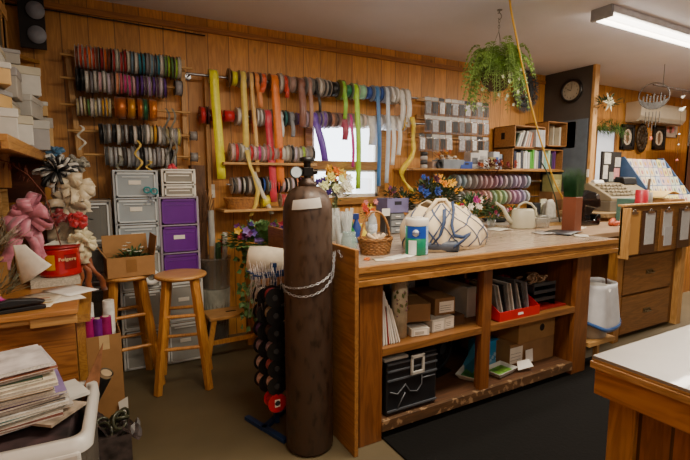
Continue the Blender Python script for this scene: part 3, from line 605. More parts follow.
# vases with rolls next to purple drawers
t=T('clear_bin','tall clear plastic bin with paper tubes beside the purple drawers','bin',(.79,3.60,0))
t.scale=(1,1,1.68)
m=M(); m.lathe([(.09,0),(.12,.42),(.128,.42),(.128,.43),(.118,.43),(.088,.006),(.001,.006)],n=24,cap=False); part('body',m,mat('#b0aca0',.2,0,.05,alpha=.42),t)
m=M(); m.lathe([(.085,.008),(.113,.28),(.001,.28)],n=20); part('contents',m,mat('#8f8f82',.8,0,.3,20),t,kind='stuff')
m=M(); 
for k,(dx,h,c,r,nm) in enumerate(((-.06,.50,'#b0885a',.022,'tan'),(-.01,.52,'#3a5a34',.022,'green'),(.045,.60,'#c9c5bb',.02,'white'),(-.02,.78,'#a5a39c',.024,'tall grey'))):
    m=M(); m.cyl((.79+dx,3.57,.03),(.79+dx+ (.03 if k<3 else -.01),3.55,.32+h),r,n=14); one('paper_tube',m,mat(c,.6),f'{nm} tube standing in the tall clear bin','tube')
m=M()
for k in range(46): a=rnd(-.5,.5); m.tube([(.68,3.6,.75),(.68+a*.10,3.58,1.0),(.68+a*.22,3.56+rnd(-.06,.06),rnd(1.1,1.28))],.003,4)
one('dried_twigs',m,mat('#5a3a20',.8),'bundle of dried brown twigs beside the purple drawers','twigs')
m=M(); m.cyl((.86,3.6,.75),(.86,3.6,.86),.025,n=14); m.cyl((.86,3.6,.86),(.86,3.6,.9),.014,n=12); 
one('spray_can',m,mat('#b83030',.35),'red and white spray can beside the ivy','can')
# little table with ivy and pansies
t=T('plant_table','small dark wooden side table under the ivy left of the gas cylinder','table',(1.16,3.25,0))
m=M(); m.box(-.19,.2,-.2,.25,.77,.80); part('tabletop',m,mat('#5a584a',.4,0,.2,8),t,bevel=.003)
for sx in(-.14,.17):
    for sy in(-.17,.2): m=M(); m.box(sx-.025,sx+.025,sy-.025,sy+.025,0,.77); part('leg',m,ST,t,bevel=.003)
m=M(); m.box(-.14,.17,-.18,-.16,.70,.77); part('apron',m,ST,t)
t=T('ivy_plant','trailing green ivy with purple pansies on the small side table','plant',(1.08,3.3,.802))
m=M(); leaves(m,(-.02,-.05,.07),.30,700,.06,.05,.45)
for k in range(130):
    z=rnd(-.55,.05); m.leaf((-.13+rnd(-.08,.10),-.1+rnd(-.08,.1),z),(rnd(-1,1),-.6,rnd(-1,.2)),.055,.045,(0,-1,0))
part('foliage',m,mat('#5b7d45',.55,0,.5,22),t,kind='stuff')
for i in range(26):
    c=V((rnd(-.26,.22),rnd(-.26,.0),rnd(.10,.25))); m=M()
    for k in range(5): a=k*2*PI/5; m.leaf(c,(math.cos(a),-.5,math.sin(a)),.035,.03,(0,-1,0))
    part('flower',m,mat(random.choice(['#5a3f96','#3f2a78','#8a6ab8','#6a2a6a','#c8a02a','#a02a3a']),.6),t)
# ================= desk on the far left with bows, coffee tin, papers
t=T('desk','plywood-sided wooden desk at the left wall','desk',(-.5,2.7,0))
DW=wood('#c0834a','#8d5626','x',.4,1.2)
m=M(); m.box(XL,-.115,2.33,3.3,.73,.755); part('desktop',m,wood('#c48848','#95602c','x',.35,1.2),t,world=True,bevel=.004)
m=M(); m.box(-.30,-.12,2.345,2.37,.685,.73); m.box(XL,-.30,2.36,2.38,.70,.73); part('drawer_rail',m,LITEX,t,world=True,bevel=.003)
m=M(); m.box(XL,-.135,2.41,2.43,0,.69); part('plywood_front',m,wood('#b07236','#6f3d16','x',.5,.9),t,world=True)
m=M(); m.box(-.155,-.135,2.43,3.25,0,.73); part('side_panel',m,OAKY,t,world=True)
m=M(); m.box(-.13,-.07,2.45,3.1,.655,.69); m.box(-.13,-.095,2.47,2.52,0,.655); one('side_ledge',m,OAKY,'narrow wooden ledge fixed beside the desk','ledge')
def sheet(x,y,w,d,z,rz,label,c='#e0d8c8',name='paper_sheet',curl=0):
    m=M(); m.grid(lambda u,v:((u-.5)*w,(v-.5)*d,.001+curl*(abs(u-.5)*2)**3*w),8,3)
    return one(name,m,mat(c,.8,0,.06,25),label,'paper',loc=(x,y,z),rz=rz,solid=.0006)
sheet(-.22,2.62,.2,.28,.757,.3,'white printed order sheet on the desk near its right edge')
sheet(-.30,2.55,.19,.26,.7585,-.15,'cream order form with red print lying on top of the desk papers','#d9cbb0')
sheet(-.16,2.72,.16,.24,.7602,.6,'bright white page at the desk corner below the coffee tin','#e8e4dc')
for k in range(3):
    m=M(); m.box(-.06,.06,-.004+k*0,.004,0,.0006); one('printed_line',m,mat(['#b0522a','#6a6258','#c8a03a'][k],.8),['rust red','dark grey','amber'][k]+' printed band on the desk order forms','print',loc=(-.30+.01*k,2.60-.05*k,.7625),rz=-.15)
m=M(); A_=V((-.40,2.60,1.035));B_=V((-.315,2.6,1.075));C_=V((-.25,2.54,.80));D_=V((-.30,2.62,.77)); m.grid(lambda u,v:V((-.375,2.62,1.03)).lerp(V((-.35,2.60,.84)),v)+(V((.05,0,.0)).lerp(V((.115,-.05,.08)),v))*u*(1+.15*v)+V((0,-.035*math.sin(PI*u)*v,-.03*math.sin(PI*v)*(1-u))),8,8); one('paper_sheet',m,mat('#d8d0c2',.8,0,.08,30),'curled handwritten page leaning up beside the coffee tin','paper',solid=.0008)
# stapler
t=T('stapler','black stapler lying on the front edge of the desk','stapler',(-.335,2.41,.756),R(8))
m=M(); m.prism([(-.1,0),(.09,0),(.095,.012),(.07,.02),(-.1,.016)],-.02,.04,X.Rotation(PI/2,4,'X')); part('base',m,BLACK,t,bevel=.003)
m=M(); m.prism([(-.1,.02),(.085,.026),(.095,.036),(.06,.05),(-.04,.062),(-.1,.05)],-.018,.036,X.Rotation(PI/2,4,'X')); part('arm',m,mat('#141416',.35),t,bevel=.008)
bow('gift_bow','magenta net bow scrap beside the stapler',(-.43,2.42,.80),.05,'#a8187a',8,.022,0)
# red coffee tin
t=T('coffee_tin','red plastic coffee tin with yellow label on the desk','tin',(-.215,3.0,.80))
t.scale=(1.28,1.28,1.05)
ps=M(); ps.box(-.13,.10,-.13,.13,0,.041); one('paper_stack',ps,mat('#b8ae9c',.8,0,.25,120),'stack of papers under the red coffee tin','papers',loc=(-.23,3.0,.757),rz=.1)
m=M(); m.lathe([(.001,0),(.078,0),(.082,.006),(.082,.02),(.08,.03),(.08,.13),(.082,.14),(.082,.15),(.001,.15)],n=32,sx=1.0); part('body',m,mat('#b30f16',.3,coat=.3),t)
m=M(); m.lathe([(.001,.15),(.085,.15),(.086,.156),(.084,.165),(.001,.166)],n=32); part('lid',m,mat('#8a0c12',.35),t)
def wrap(t,r,a0,a1,z0,z1,mt,name='label_panel',n=14):
    m=M(); m.grid(lambda u,v:(r*math.cos(a0+(a1-a0)*u),r*math.sin(a0+(a1-a0)*u),z0+(z1-z0)*v),n,2); return part(name,m,mt,t)
wrap(t,.0825,R(-128),R(-100),.04,.12,mat('#d89a28',.4)); wrap(t,.0825,R(-75),R(-38),.04,.12,mat('#7c0a10',.4)); 
text('Folgers',.024,mat('#f0d8a0',.5),t,(.032,-.079,.095),(PI/2,0,R(22)))
m=M(); m.quad((-.06,-.03,.1675),(.07,-.05,.169),(.08,.05,.1675),(.0,.07,.19)); p=part('paper_scrap',m,PAPER,t)
# bows
bow('gift_bow','large dusty pink ribbon bow above the coffee tin',(-.345,2.92,1.16),.125,'#c8788a',8,.055,4,.30)
bow('gift_bow','white and brown polka-dot bow cluster in the corner',(-.165,3.05,1.19),.12,'#a8967c',8,.05,4,.2)
bow('gift_bow','cream satin bow on top of the polka-dot cluster',(-.115,3.04,1.29),.105,'#d0c0a0',7,.058,2,.14)
bow('gift_bow','red glitter bow tucked below the polka-dot cluster',(-.12,2.98,1.115),.055,'#b01020',8,.04,0)
bow('gift_bow','small dark red bow left of the red glitter one',(-.215,3.0,1.13),.06,'#7a1018',6,.04,0)
bow('gift_bow','pale cream bow hanging lowest of the corner bows',(-.105,3.0,.99),.09,'#dccfa8',9,.042,3,.14)
bow('gift_bow','orange-brown ribbon streamers below the pale cream bow',(-.105,3.03,.93),.04,'#8f4a22',3,.035,4,.26,cat='ribbon streamers')
t=bow('gift_bow','black and white patterned pom-pom bow at the top of the corner cluster',(-.20,3.08,1.39),.12,'#c8c4bc',30,.017,3,.12)
for i,ch in enumerate(kids(t)): 
    if ch.name.startswith('loops') and i%2==0 or i>2: ch.data.materials[0]=mat('#17171a',.5)
bow('gift_bow','blue and silver foil bow behind the black and white one',(-.22,3.2,1.50),.06,'#3f6a8c',8,.024,0)
bow('gift_bow','grey organza bow right of the black and white one',(-.10,3.15,1.43),.07,'#8f8a7c',10,.026,1,.08)
m=M(); m.tube([(-.17,3.12,.76),(-.17,3.14,1.4)],.006); m.cyl((-.17,3.12,.755),(-.17,3.12,.765),.07,n=20); m.tube([(-.3,3.1,1.1),(-.17,3.13,1.13),(-.04,3.1,1.1)],.004); m.tube([(-.26,3.1,1.38),(-.17,3.13,1.36),(-.06,3.1,1.2)],.004)
one('bow_stand',m,BLACK,'black wire stand carrying the cluster of bows','stand')
# feather / dried reed
m=M(); pts=[P(px,py,y=2.9) for px,py in((62,250),(55,225),(45,195),(28,175),(8,162),(-12,157))]; m.tube(pts,.003)
for i in range(60):
    f=rnd(1.4,4.9); k=int(f); p=pts[k].lerp(pts[k+1],f-k); m.leaf(p,(rnd(-1,.3),rnd(-.4,.4),rnd(-1,.6)),.05,.008)
one('dried_reed',m,mat('#6a3220',.8),'dried brown feathery reed arching over the pink bow','dried plant')
# cubby organiser on the left
t=T('cubby_organizer','wooden pigeonhole organizer at the left end of the desk','organizer',(-.62,2.75,.757))
m=M()
XO=-.46
for z in(.0,.17,.34,.52): m.box(XL+.02-(-.62),XO+.62,-.2,.45,z,z+.012)
m.box(XL+.02+.62,XL+.03+.62,-.2,.45,0,.53)
for y in(-.2,0.02,.24,.44): m.box(XL+.03+.62,XO+.62-.0,y,y+.012,0,.53)
part('frame',m,LITEX,t,bevel=.001)
for k in range(14):
    m=M(); y=2.58+k*.045; z=.757+.012+random.choice([0,.17,.34]); m.box(-.78,-.45-rnd(-.02,.04),y,y+.003,z,z+rnd(.10,.15))
    one('envelope',m,mat(random.choice(['#b98a4a','#d8cbb0','#c9a062','#a8783c']),.8),f"{ORD[k]} upright card envelope from the front in the pigeonhole organizer",'envelope',group='cards in the pigeonhole organizer')
m=M()
for k in range(60): p=V((-.48+rnd(-.05,.05),2.75+rnd(-.15,.25),1.0)); m.tube([p,p+V((rnd(.0,.12),rnd(-.05,.05),rnd(.04,.16)))],.0016,3)
one('wire_picks',m,mat('#8a7f68',.6),'bundle of thin wire picks sticking out of the organizer top','wire picks',kind='stuff')
m=M()
for k in range(40): p=V((-.44+rnd(-.04,.04),2.66+rnd(-.1,.12),.80)); m.tube([p,p+V((rnd(.0,.14),rnd(-.05,.05),rnd(.03,.13)))],.0014,3)
one('wire_picks',m,mat('#7a7a62',.6),'greenish floral wires spilling over the desk behind the curled page','wire picks',kind='stuff')
m=M(); m.cyl((-.50,2.62,1.16),(-.42,2.60,1.17),.022,n=16); one('paper_roll',m,WHITE,'small white paper roll lying in the organizer','roll')
# ---- shelves above, boxes
t=T('wall_shelf','deep wooden shelf on the left wall stacked with white boxes','shelf',(-.65,2.8,1.5))
m=M(); m.box(XL,-.26,1.9,3.45,1.475,1.50); part('board',m,OAKY,t,world=True,bevel=.002)
m=M(); m.box(-.28,-.26,1.9,3.45,1.45,1.475); part('lip',m,OAKY,t,world=True)
m=M(); m.box(XL,-.40,2.9,2.93,1.3,1.475); part('bracket',m,OAKZ,t,world=True)
WB=['#aaa69e','#9a948a','#b8b4ac','#928e8c','#b0a68f']
BX=[(-.47,2.28,1.50,.20,.22,.10,'long pale grey gift box at the front of the left shelf'),(-.50,2.26,1.605,.2,.2,.06,'flat tan box on the pale grey gift box'),(-.43,2.62,1.50,.15,.2,.11,'white gift box second from the front on the left shelf'),(-.40,3.02,1.50,.15,.22,.13,'square white gift box with rounded corners near the corner'),(-.49,2.62,1.615,.18,.22,.05,'thin white lid box stacked on the second gift box'),
(-.43,2.95,1.635,.17,.25,.09,'pale plastic-wrapped box above the square white one'),(-.45,2.58,1.67,.15,.15,.11,'small white cube box high on the left stack'),(-.41,2.98,1.73,.14,.2,.12,'white cube carton near the top of the corner stack'),(-.47,2.25,1.67,.18,.2,.07,'crumpled pale box over the flat tan one'),(-.38,3.28,1.50,.13,.14,.17,'yellowed torn box at the corner end of the left shelf'),(-.40,3.28,1.675,.14,.15,.07,'buff open-lidded box at the corner, on the torn one'),(-.50,2.98,1.855,.16,.2,.06,'flat grey box on top of the corner stack'),(-.50,2.55,1.785,.15,.2,.06,'flat silver-grey box on top of the middle stack')]
for i,(x,y,z,w,d,h,lb) in enumerate(BX):
    x+=.075; w*=1.1; z=1.5+(z-1.5)*1.22+.001; h*=1.22
    t=T('gift_box',lb,'box',(x,y,z),rnd(-.3,.3),'gift boxes on the left shelf'); m=M(); m.box(-w/2,w/2,-d/2,d/2,0,h*.72); part('base',m,mat(WB[i%5] if 'tan' not in lb and 'buff' not in lb and 'yellow' not in lb else '#b8935a',.6),t,bevel=.004)
    m=M(); m.box(-w/2-.003,w/2+.003,-d/2-.003,d/2+.003,h*.7,h-.001); part('lid',m,mat(WB[(i+2)%5],.5),t,bevel=.004)
# top rack: wooden crates with wicker tray on the left wall
t=T('crate_rack','pale wooden crate rack high on the left wall','rack',(-.7,2.7,1.98))
m=M()
for k,y in enumerate((1.95,2.2,2.42,2.62,2.8,2.96,3.10,3.24)): m.box(-.43,-.41,y,y+.05,1.98,2.56); m.box(XL,-.41,y,y+.012,1.98,2.56)
part('upright',m,LITEZ,t,world=True,bevel=.002)
m=M(); m.box(XL,-.40,1.9,3.3,1.96,1.98); m.box(-.43,-.405,1.9,3.3,2.25,2.31); m.box(XL,-.42,1.9,3.3,2.28,2.3); part('shelf_board',m,LITEY,t,world=True,bevel=.002)
m=M(); 
for k in range(15): m.box(-.405,-.40,1.93+k*.075,1.95+k*.075,1.985,2.24)
for k in range(9): m.box(-.408,-.403,1.9,2.95,2.0+k*.027,2.008+k*.027)
one('wicker_tray',m,mat('#5a5040',.8,0,.4,40),'dark woven wicker tray side on the high crate rack','tray')
m=M(); 
for z in(2.45,2.28): m.cyl((-.44,3.62,z),(-.43,3.60,z),.085,n=28)
t=T('plate_rack','dark strip holding two round grey discs high in the corner','rack',(-.295,3.62,2.13)); t.scale=(.8,1,.85); mm=M(); mm.box(-.12,.06,.03,.05,.08,.48); part('backing',mm,mat('#1d1512',.7),t)
for z in(.36,.18): mm=M(); mm.lathe([(.001,0),(.05,.002),(.066,.012),(.066,.016),(.001,.01)],(0.0,.03,z),(0,-1,0),28); part('disc',mm,mat('#8f9098',.4),t)
m=M(); m.prism([(-.75,WY),(-.30,WY),(-.75,3.2)],2.12,.025); one('corner_shelf',m,OAKX,'triangular wooden corner shelf high on the back wall','shelf',bevel=.002)
m=M(); m.box(-.92,-.3,3.40,3.44,1.2,1.475); one('shelf_bracket',m,DRED,'dark wooden support board under the left shelf in the corner','support')
# ---- tote and magazines
t=T('storage_tote','clear storage tote with a thick white rim in the near left corner','tote',(-.33,1.96,0),R(-3))
W_,D_,Z_=.55,.52,.46
m=M(); m.box(-W_/2+.02,W_/2-.02,-D_/2+.02,-D_/2+.025,0.02,Z_-.02); m.box(-W_/2+.02,W_/2-.02,D_/2-.025,D_/2-.02,0.02,Z_-.02); m.box(W_/2-.025,W_/2-.02,-D_/2+.02,D_/2-.02,0.02,Z_-.02); m.box(-W_/2+.02,-W_/2+.025,-D_/2+.02,D_/2-.02,0.02,Z_-.02); m.box(-W_/2+.02,W_/2-.02,-D_/2+.02,D_/2-.02,0,.02)
part('body',m,mat('#7c746a',.3,0,.15,10,alpha=.75),t,bevel=.01)
m=M()
def rrect(w,d,r,n=6):
    return [(sx*(w/2-r)+r*math.cos(a0+i*PI/2/n),sy*(d/2-r)+r*math.sin(a0+i*PI/2/n)) for sx,sy,a0 in((1,1,0),(-1,1,PI/2),(-1,-1,PI),(1,-1,1.5*PI)) for i in range(n+1)]
o_=rrect(W_,D_,.06); q_=rrect(W_-.07,D_-.07,.04); n=len(o_)
vs=[(x,y,Z_-.05) for x,y in o_]+[(x,y,Z_) for x,y in rrect(W_-.01,D_-.01,.06)]+[(x,y,Z_) for x,y in q_]+[(x,y,Z_-.04) for x,y in q_]
m.add(vs,[(k*n+i,k*n+(i+1)%n,(k+1)*n+(i+1)%n,(k+1)*n+i) for k in range(3) for i in range(n)],True); part('rim',m,mat('#c9c5be',.35,var=.03),t)
m=M(); m.box(.1,.24,-D_/2-.006,-D_/2+.02,.02,Z_-.04); part('corner_band',m,mat('#c9c5be',.35,var=.03),t,bevel=.01)
m=M(); m.box(-.2,.2,-.2,.2,.03,Z_-.03); part('contents',m,mat('#3a2a2c',.7,0,.9,9),t,kind='stuff',bevel=.01)
MC=[('#c8c8cc','silver-white'),('#6a3028','dark red'),('#d4cbb8','cream'),('#b8b0a8','pale grey'),('#3f6a6a','teal-edged'),('#d8d4ce','white'),('#3a3a40','charcoal'),('#c9bfae','beige'),('#4a2030','maroon'),('#8a78a8','lilac'),('#d2cdc4','off-white'),('#34302c','black'),('#c4a884','tan'),('#e0d8c4','ivory'),('#ddd4bc','pale cream'),('#2f4a38','dark green'),('#b8a898','greyish'),('#8a4a30','rust'),('#c8c4c8','silver'),('#d4d0d0','pale silver')]
z=.465
for i,(c,nm) in enumerate(MC):
    th=rnd(.006,.014); w=rnd(.28,.33); dd=.25
    t=T('magazine',f"{nm} magazine, {ORD[i]} from the bottom of the stack on the tote",'magazine',(-.325+rnd(-.02,.02)-(i*.0025 if i>8 else 0),1.96+rnd(-.015,.02),z),rnd(-.09,.09)+.2,'magazines stacked on the tote')
    m=M(); m.box(-w/2,w/2-.002,-dd/2+.001,dd/2-.003,.0012,th-.0012); part('pages',m,mat(random.choice(['#c9c0b0','#b8b0a4','#a89c8c','#d0ccc4']),.8,0,.25,130),t)
    m=M(); m.box(-w/2,w/2,-dd/2,dd/2,th-.0012,th); m.box(-w/2,w/2,-dd/2,dd/2,0,.0012); part('cover',m,mat(c,.35,0,.35,14),t)
    z+=th+.0008
m=M(); m.box(-.11,.11,-.09,.09,0,.012); one('magazine',m,mat('#d0ccc4',.5,0,.1),'loose white magazine sliding off the right side of the stack','magazine',loc=(-.21,2.08,.466),rz=.35)
m=M(); m.box(-.10,.07,-.05,.05,0,.01); one('magazine',m,mat('#9a8a78',.5,0,.5,20),'brown printed catalogue lying on the tote rim beside the stack','magazine',loc=(-.17,1.92,.467),rz=.9)
# wrap roll behind the tote
t=T('wrapping_roll','black wrapping paper roll leaning behind the tote','roll',(-.07,2.24,0)); m=M(); A=V((-.05,.05,.25));B=V((.055,-.02,.47)); m.cyl(A,B,.03,n=20); part('paper',m,mat('#111114',.35),t)
m=M(); m.cyl(B-(B-A).normalized()*.01,B+(B-A).normalized()*.004,.031,.031,n=20,cap=False); m.cyl(B-(B-A).normalized()*.01,B+(B-A).normalized()*.001,.024,n=18); part('core',m,mat('#a08a6a',.8),t)
t=T('gift_bag_bundle','crumpled gift bags and cellophane beside the tote','gift bags',(.0,2.26,0)); m=M()
for k in range(16): a=rnd(0,6.3); p=V((rnd(-.05,.04),rnd(-.06,.06),rnd(.1,.25))); m.torus(p,rnd(.02,.05),.007,(rnd(-1,1),rnd(-1,1),rnd(-1,1)),12,5)
part('ribbon_coils',m,mat('#3f4030',.3,0,.8,20),t,kind='stuff')
m=M(); m.grid(lambda u,v:(-.1+.2*u+.02*math.sin(v*9),-.08+.16*v+.02*math.sin(u*7),.22*(1-u*.3)+.03*math.sin(u*11+v*8)),10,10,False); m.box(-.09,.07,-.09,.09,0,.18); part('bag',m,mat('#3a302e',.4,0,.7,25),t)
m=M(); m.quad((-.12,2.16,.36),(-.10,2.16,.46),(-.02,2.2,.62),(-.05,2.2,.40)); one('brochure',m,mat('#8a5a3a',.6,0,.3,30),'brown brochure standing up behind the tote rim','brochure',solid=.002)
# ================= gas cylinder
TC=(.872,1.95,0)
t=T('gas_cylinder','tall scuffed brown gas cylinder chained at the end of the counter','gas cylinder',TC)
m=M(); r=.118
pr=[(.001,.012),(r*.9,.0),(r,.02),(r,1.185)]+[(.03+(r-.03)*math.cos(a),1.185+math.sin(a)*.13) for i in range(1,11) for a in(PI/2*i/11,)]+[(.036,1.317),(.034,1.33),(.001,1.33)]
m.lathe(pr,n=48)
bm=bpy.data.materials.new('scuffed_brown_paint'); bm.use_nodes=True; N=bm.node_tree.nodes;L=bm.node_tree.links; b=N['Principled BSDF']; b.inputs['Roughness'].default_value=.38; b.inputs['Metallic'].default_value=.25
tc=N.new('ShaderNodeTexCoord'); mp=N.new('ShaderNodeMapping'); mp.inputs['Scale'].default_value=(34,34,13); n1=N.new('ShaderNodeTexNoise'); n1.inputs['Scale'].default_value=1; n1.inputs['Detail'].default_value=5
L.new(tc.outputs['Object'],mp.inputs[0]); L.new(mp.outputs[0],n1.inputs['Vector']); rp=N.new('ShaderNodeValToRGB'); rp.color_ramp.elements[0].position=.30; rp.color_ramp.elements[0].color=lin('#2c2019'); rp.color_ramp.elements[1].position=.47; rp.color_ramp.elements[1].color=lin('#49372b')
e=rp.color_ramp.elements.new(.72); e.color=lin('#503d30'); e=rp.color_ramp.elements.new(.78); e.color=lin('#66544a')
L.new(n1.outputs['Fac'],rp.inputs['Fac']); L.new(rp.outputs['Color'],b.inputs['Base Color']); L.new(n1.outputs['Fac'],b.inputs['Roughness'])
part('body',m,bm,t)
m=M(); m.lathe([(.037,1.30),(.045,1.305),(.045,1.33),(.03,1.34),(.03,1.35),(.001,1.35)],n=24); part('neck_ring',m,mat('#3a2c24',.4,.6),t)
m=M(); m.cyl((0,0,1.35),(0,0,1.43),.017,n=14); m.cyl((-.05,0,1.38),(.05,0,1.38),.013,n=12); m.box(-.024,.024,-.018,.018,1.36,1.40); part('valve',m,mat('#2b2622',.35,.8),t,bevel=.002)
m=M(); m.lathe([(.034,0),(.036,.004),(.034,.018),(.02,.022),(.001,.022)],(0,0,1.428),n=12); 
for k in range(5): a=k*2*PI/5; m.cyl((0,0,1.438),(math.cos(a)*.036,math.sin(a)*.036,1.438),.008,n=8)
part('hand_wheel',m,mat('#17181a',.4),t)
m=M(); m.lathe([(.001,0),(.026,0),(.028,.004),(.028,.016),(.026,.018)],(-.068,-.02,1.375),(-.2,-1,.1),24); g=part('gauge',m,mat('#5a6a70',.3,.7),t)
m=M(); m.lathe([(.001,.0185),(.024,.0185)],(-.068,-.02,1.375),(-.2,-1,.1),24,cap=False); part('gauge_face',m,mat('#b8c4c8',.3),g)
m=M(); m.grid(lambda u,v:V(((.03+.0925*math.cos(math.asin(min(.99,max(0,(.02+.045*v+.012*u)/.13)))))*1.012*math.cos(R(-150)+R(68)*u),(.03+.0925*math.cos(math.asin(min(.99,max(0,(.02+.045*v+.012*u)/.13)))))*1.012*math.sin(R(-150)+R(68)*u),1.205+.045*v+.012*u)),14,4); part('sticker',m,mat('#b9b2a8',.6),t,label='blank greyish paper sticker on the shoulder')
# chain
t=T('steel_chain','thin steel chain looped round the gas cylinder to the counter end','chain',(1.0,1.93,.80)); m=M()
def chain(m,pts,s=.0105,w=.0015):
    L_=[0]
    for a,b in zip(pts,pts[1:]): L_.append(L_[-1]+(V(b)-V(a)).length)
    n=int(L_[-1]/(s*1.35)); 
    for i in range(n):
        d=(i+.5)*L_[-1]/n; k=max(j for j in range(len(L_)) if L_[j]<=d); k=min(k,len(pts)-2); f=(d-L_[k])/(L_[k+1]-L_[k]); p=V(pts[k]).lerp(V(pts[k+1]),f); t_=(V(pts[k+1])-V(pts[k])).normalized()
        u=t_.orthogonal().normalized(); w_=t_.cross(u); 
        if i%2: u=w_
        a=[p+t_*s*.85*math.cos(q)+u*s*.45*math.sin(q) for q in[2*PI*z/10 for z in range(11)]]; m.tube(a,w,4)
def around(z0,z1,sag,a0=-25,a1=-195):
    return [V((TC[0]+.124*math.cos(R(a0+(a1-a0)*i/24)),TC[1]+.124*math.sin(R(a0+(a1-a0)*i/24)),z0+(z1-z0)*i/24-sag*math.sin(PI*i/24))) for i in range(25)]
chain(m,[V((1.010,1.93,.99))]+around(.93,.84,.03)); chain(m,[V((1.010,1.95,.985))]+around(.915,.835,.065)); 
chain(m,[V((1.010,1.90,1.0)),V((1.010,1.86,.97))])
part('links',m,mat('#b8b8ba',.3,.85),t,world=True)
# ---- ribbon spool floor stand
BL=mat('#1f3a68',.4,.3)
t=T('spool_stand','blue metal floor stand loaded with ribbon spools beside the gas cylinder','stand',(.80,2.25,0))
m=M(); m.bar((.70,2.18,.012),(.90,2.34,.012),.03,.02); part('foot',m,BL,t,world=True); m=M(); m.bar((.66,2.34,.012),(.77,2.02,.012),.03,.02); part('foot',m,BL,t,world=True)
m=M(); m.box(.785,.81,2.22,2.25,0,.9); part('pole',m,BL,t,world=True)
m=M(); 
for s in(-1,1):
    for k in range(3): m.tube([(.79,2.23,.85),(.79+s*.10,2.15+.05*k,.855),(.79+s*.14,2.12+.06*k,.87)],.004)
m.bar((.66,2.2,.84),(.92,2.2,.84),.006,.02); part('arm',m,BL,t,world=True)
CS=[('#8a2a30','dark red'),('#9a9484','beige'),('#3a2a26','dark brown'),('#9c8aa0','mauve'),('#a0505a','dusty red'),('#c8a8a8','pale pink'),('#a81a24','bright red')]
CL=[('#c8c0b4','cream'),('#50302c','brown'),('#5a3a7a','purple'),('#8a7a90','grey-lilac'),('#c8b0b0','blush'),('#caa8a4','light pink'),('#7a3a50','wine'),('#6a6460','taupe')]
AX=V((math.cos(R(-88)),math.sin(R(-88)),0))
def bigspool(p,c,lb,rim,lab=False):
    k=T('ribbon_spool',lb,'ribbon spool',p,0,'ribbon spools on the blue floor stand',rot=(0,R(90),R(-92+rnd(-6,6)))); r=.05
    for q in(-.036,.036): m=M(); m.smooth=False; m.cyl((0,0,q-.0015),(0,0,q+.0015),r,n=28); part('rim',m,mat(rim,.35),k)
    m=M(); m.cyl((0,0,-.034),(0,0,.034),r*.74,n=22); part('ribbon_winding',m,mat(c,.5,0,.25,60),k)
    m=M(); m.cyl((0,0,-.040),(0,0,.040),.014,n=12); part('core',m,mat('#2c2c2e',.5),k)
    if lab: m=M(); m.box(-.02,.02,-.014,.014,.0375,.0385); part('paper_label',m,PAPER,k)
for i in range(7):
    z=.755-i*.0925
    for s,(c,nm) in ((0,CS[i]),(1,CL[i])):
        if i==6 and s==1: continue
        p=V((.745,2.14,z))+AX*(.035 if s==0 else -.05)+V((0 if s==0 else -.02,0,0))
        if s: p.z-=.012
        bigspool(p,c,f"{nm} ribbon spool on the {'right' if s==0 else 'left'} side of the blue stand, {ORD[i]} from the top",'#0d0d0e' if i!=6 else '#b01820',i==6)
for i in range(6):
    z=.72-i*.098; k=T('ribbon_spool',f"{['grey-green','plum','ivory','dark grey','rose','ash'][i]} ribbon spool behind the stand pole, {ORD[i]} from the top",'ribbon spool',(.86,2.27,z),0,'ribbon spools on the blue floor stand',rot=(0,R(90),R(58)))
    for q in(-.034,.034): m=M(); m.lathe([(.012,q-.0015),(.047,q-.0015),(.047,q+.0015),(.012,q+.0015)],n=20,cap=False); part('rim',m,mat('#0d0d0e',.35),k)
    m=M(); m.lathe([(.012,-.032),(.037,-.032),(.037,.032),(.012,.032)],n=18); part('ribbon_winding',m,mat(['#6a705c','#5a3450','#c8c0aa','#4a4a4e','#a87880','#8a8684'][i],.5,0,.25,60),k)
# cream roll of netting on top, with strings
t=T('netting_roll','fat cream roll of netting on top of the blue spool stand','roll',(.785,2.33,.90))
m=M(); m.lathe([(.001,-.1),(.045,-.1),(.072,-.09),(.078,0),(.072,.09),(.045,.1),(.001,.1)],(0,0,0),(.93,-.35,-.1),28); part('roll',m,mat('#cdbfa8',.7,0,.08,30),t)
m=M()
for i in range(60): 
    x=rnd(-.13,.04); y=rnd(-.17,-.05); m.tube([(x,y,rnd(-.03,.02)),(x+rnd(-.015,.015),y-.01,-.08),(x+rnd(-.03,.03),y+rnd(-.03,.03),rnd(-.28,-.12))],.0016,3)
part('hanging_strings',m,mat('#b5aaa4',.5,0,.3,50),t,kind='stuff')
m=M(); m.box(1.07,1.3,2.68,2.90,.932,.96);
one('wooden_tray',m,LITEX,'pale wooden tray on the left rear end of the counter','tray',loc=None)
m=M()
# ================= things on the counter
CT=.931
GLS=mat('#9fb8b4',.05,0,.02,alpha=.32); GL2=mat('#e4e8e6',.12,0,.03,alpha=.35)
t=T('mason_jar','pale green glass mason jar at the left corner of the counter','jar',(1.145,2.03,CT))
m=M(); m.lathe([(.001,.003),(.038,.003),(.044,.01),(.045,.09),(.042,.105),(.034,.115),(.034,.138),(.031,.138),(.031,.113),(.04,.1),(.04,.012),(.001,.01)],n=28,cap=False); part('body',m,GLS,t)
m=M(); 
for z in(.118,.126,.133): m.torus((0,0,z),.0345,.0018,(0,0,1),24,5)
part('screw_rim',m,GLS,t)
t=T('cellophane_bundle','bundle of clear plastic stem sleeves standing behind the mason jar','sleeves',(1.22,2.22,CT))
m=M()
for i in range(34):
    a=rnd(0,6.28); r0=rnd(0,.035); b0=V((r0*math.cos(a),r0*math.sin(a),0)); tp=b0*2.2+V((rnd(-.02,.02),rnd(-.02,.02),rnd(.17,.25))); m.cyl(b0,tp,.006,.011,6,False)
part('sleeves',m,GL2,t,kind='stuff')
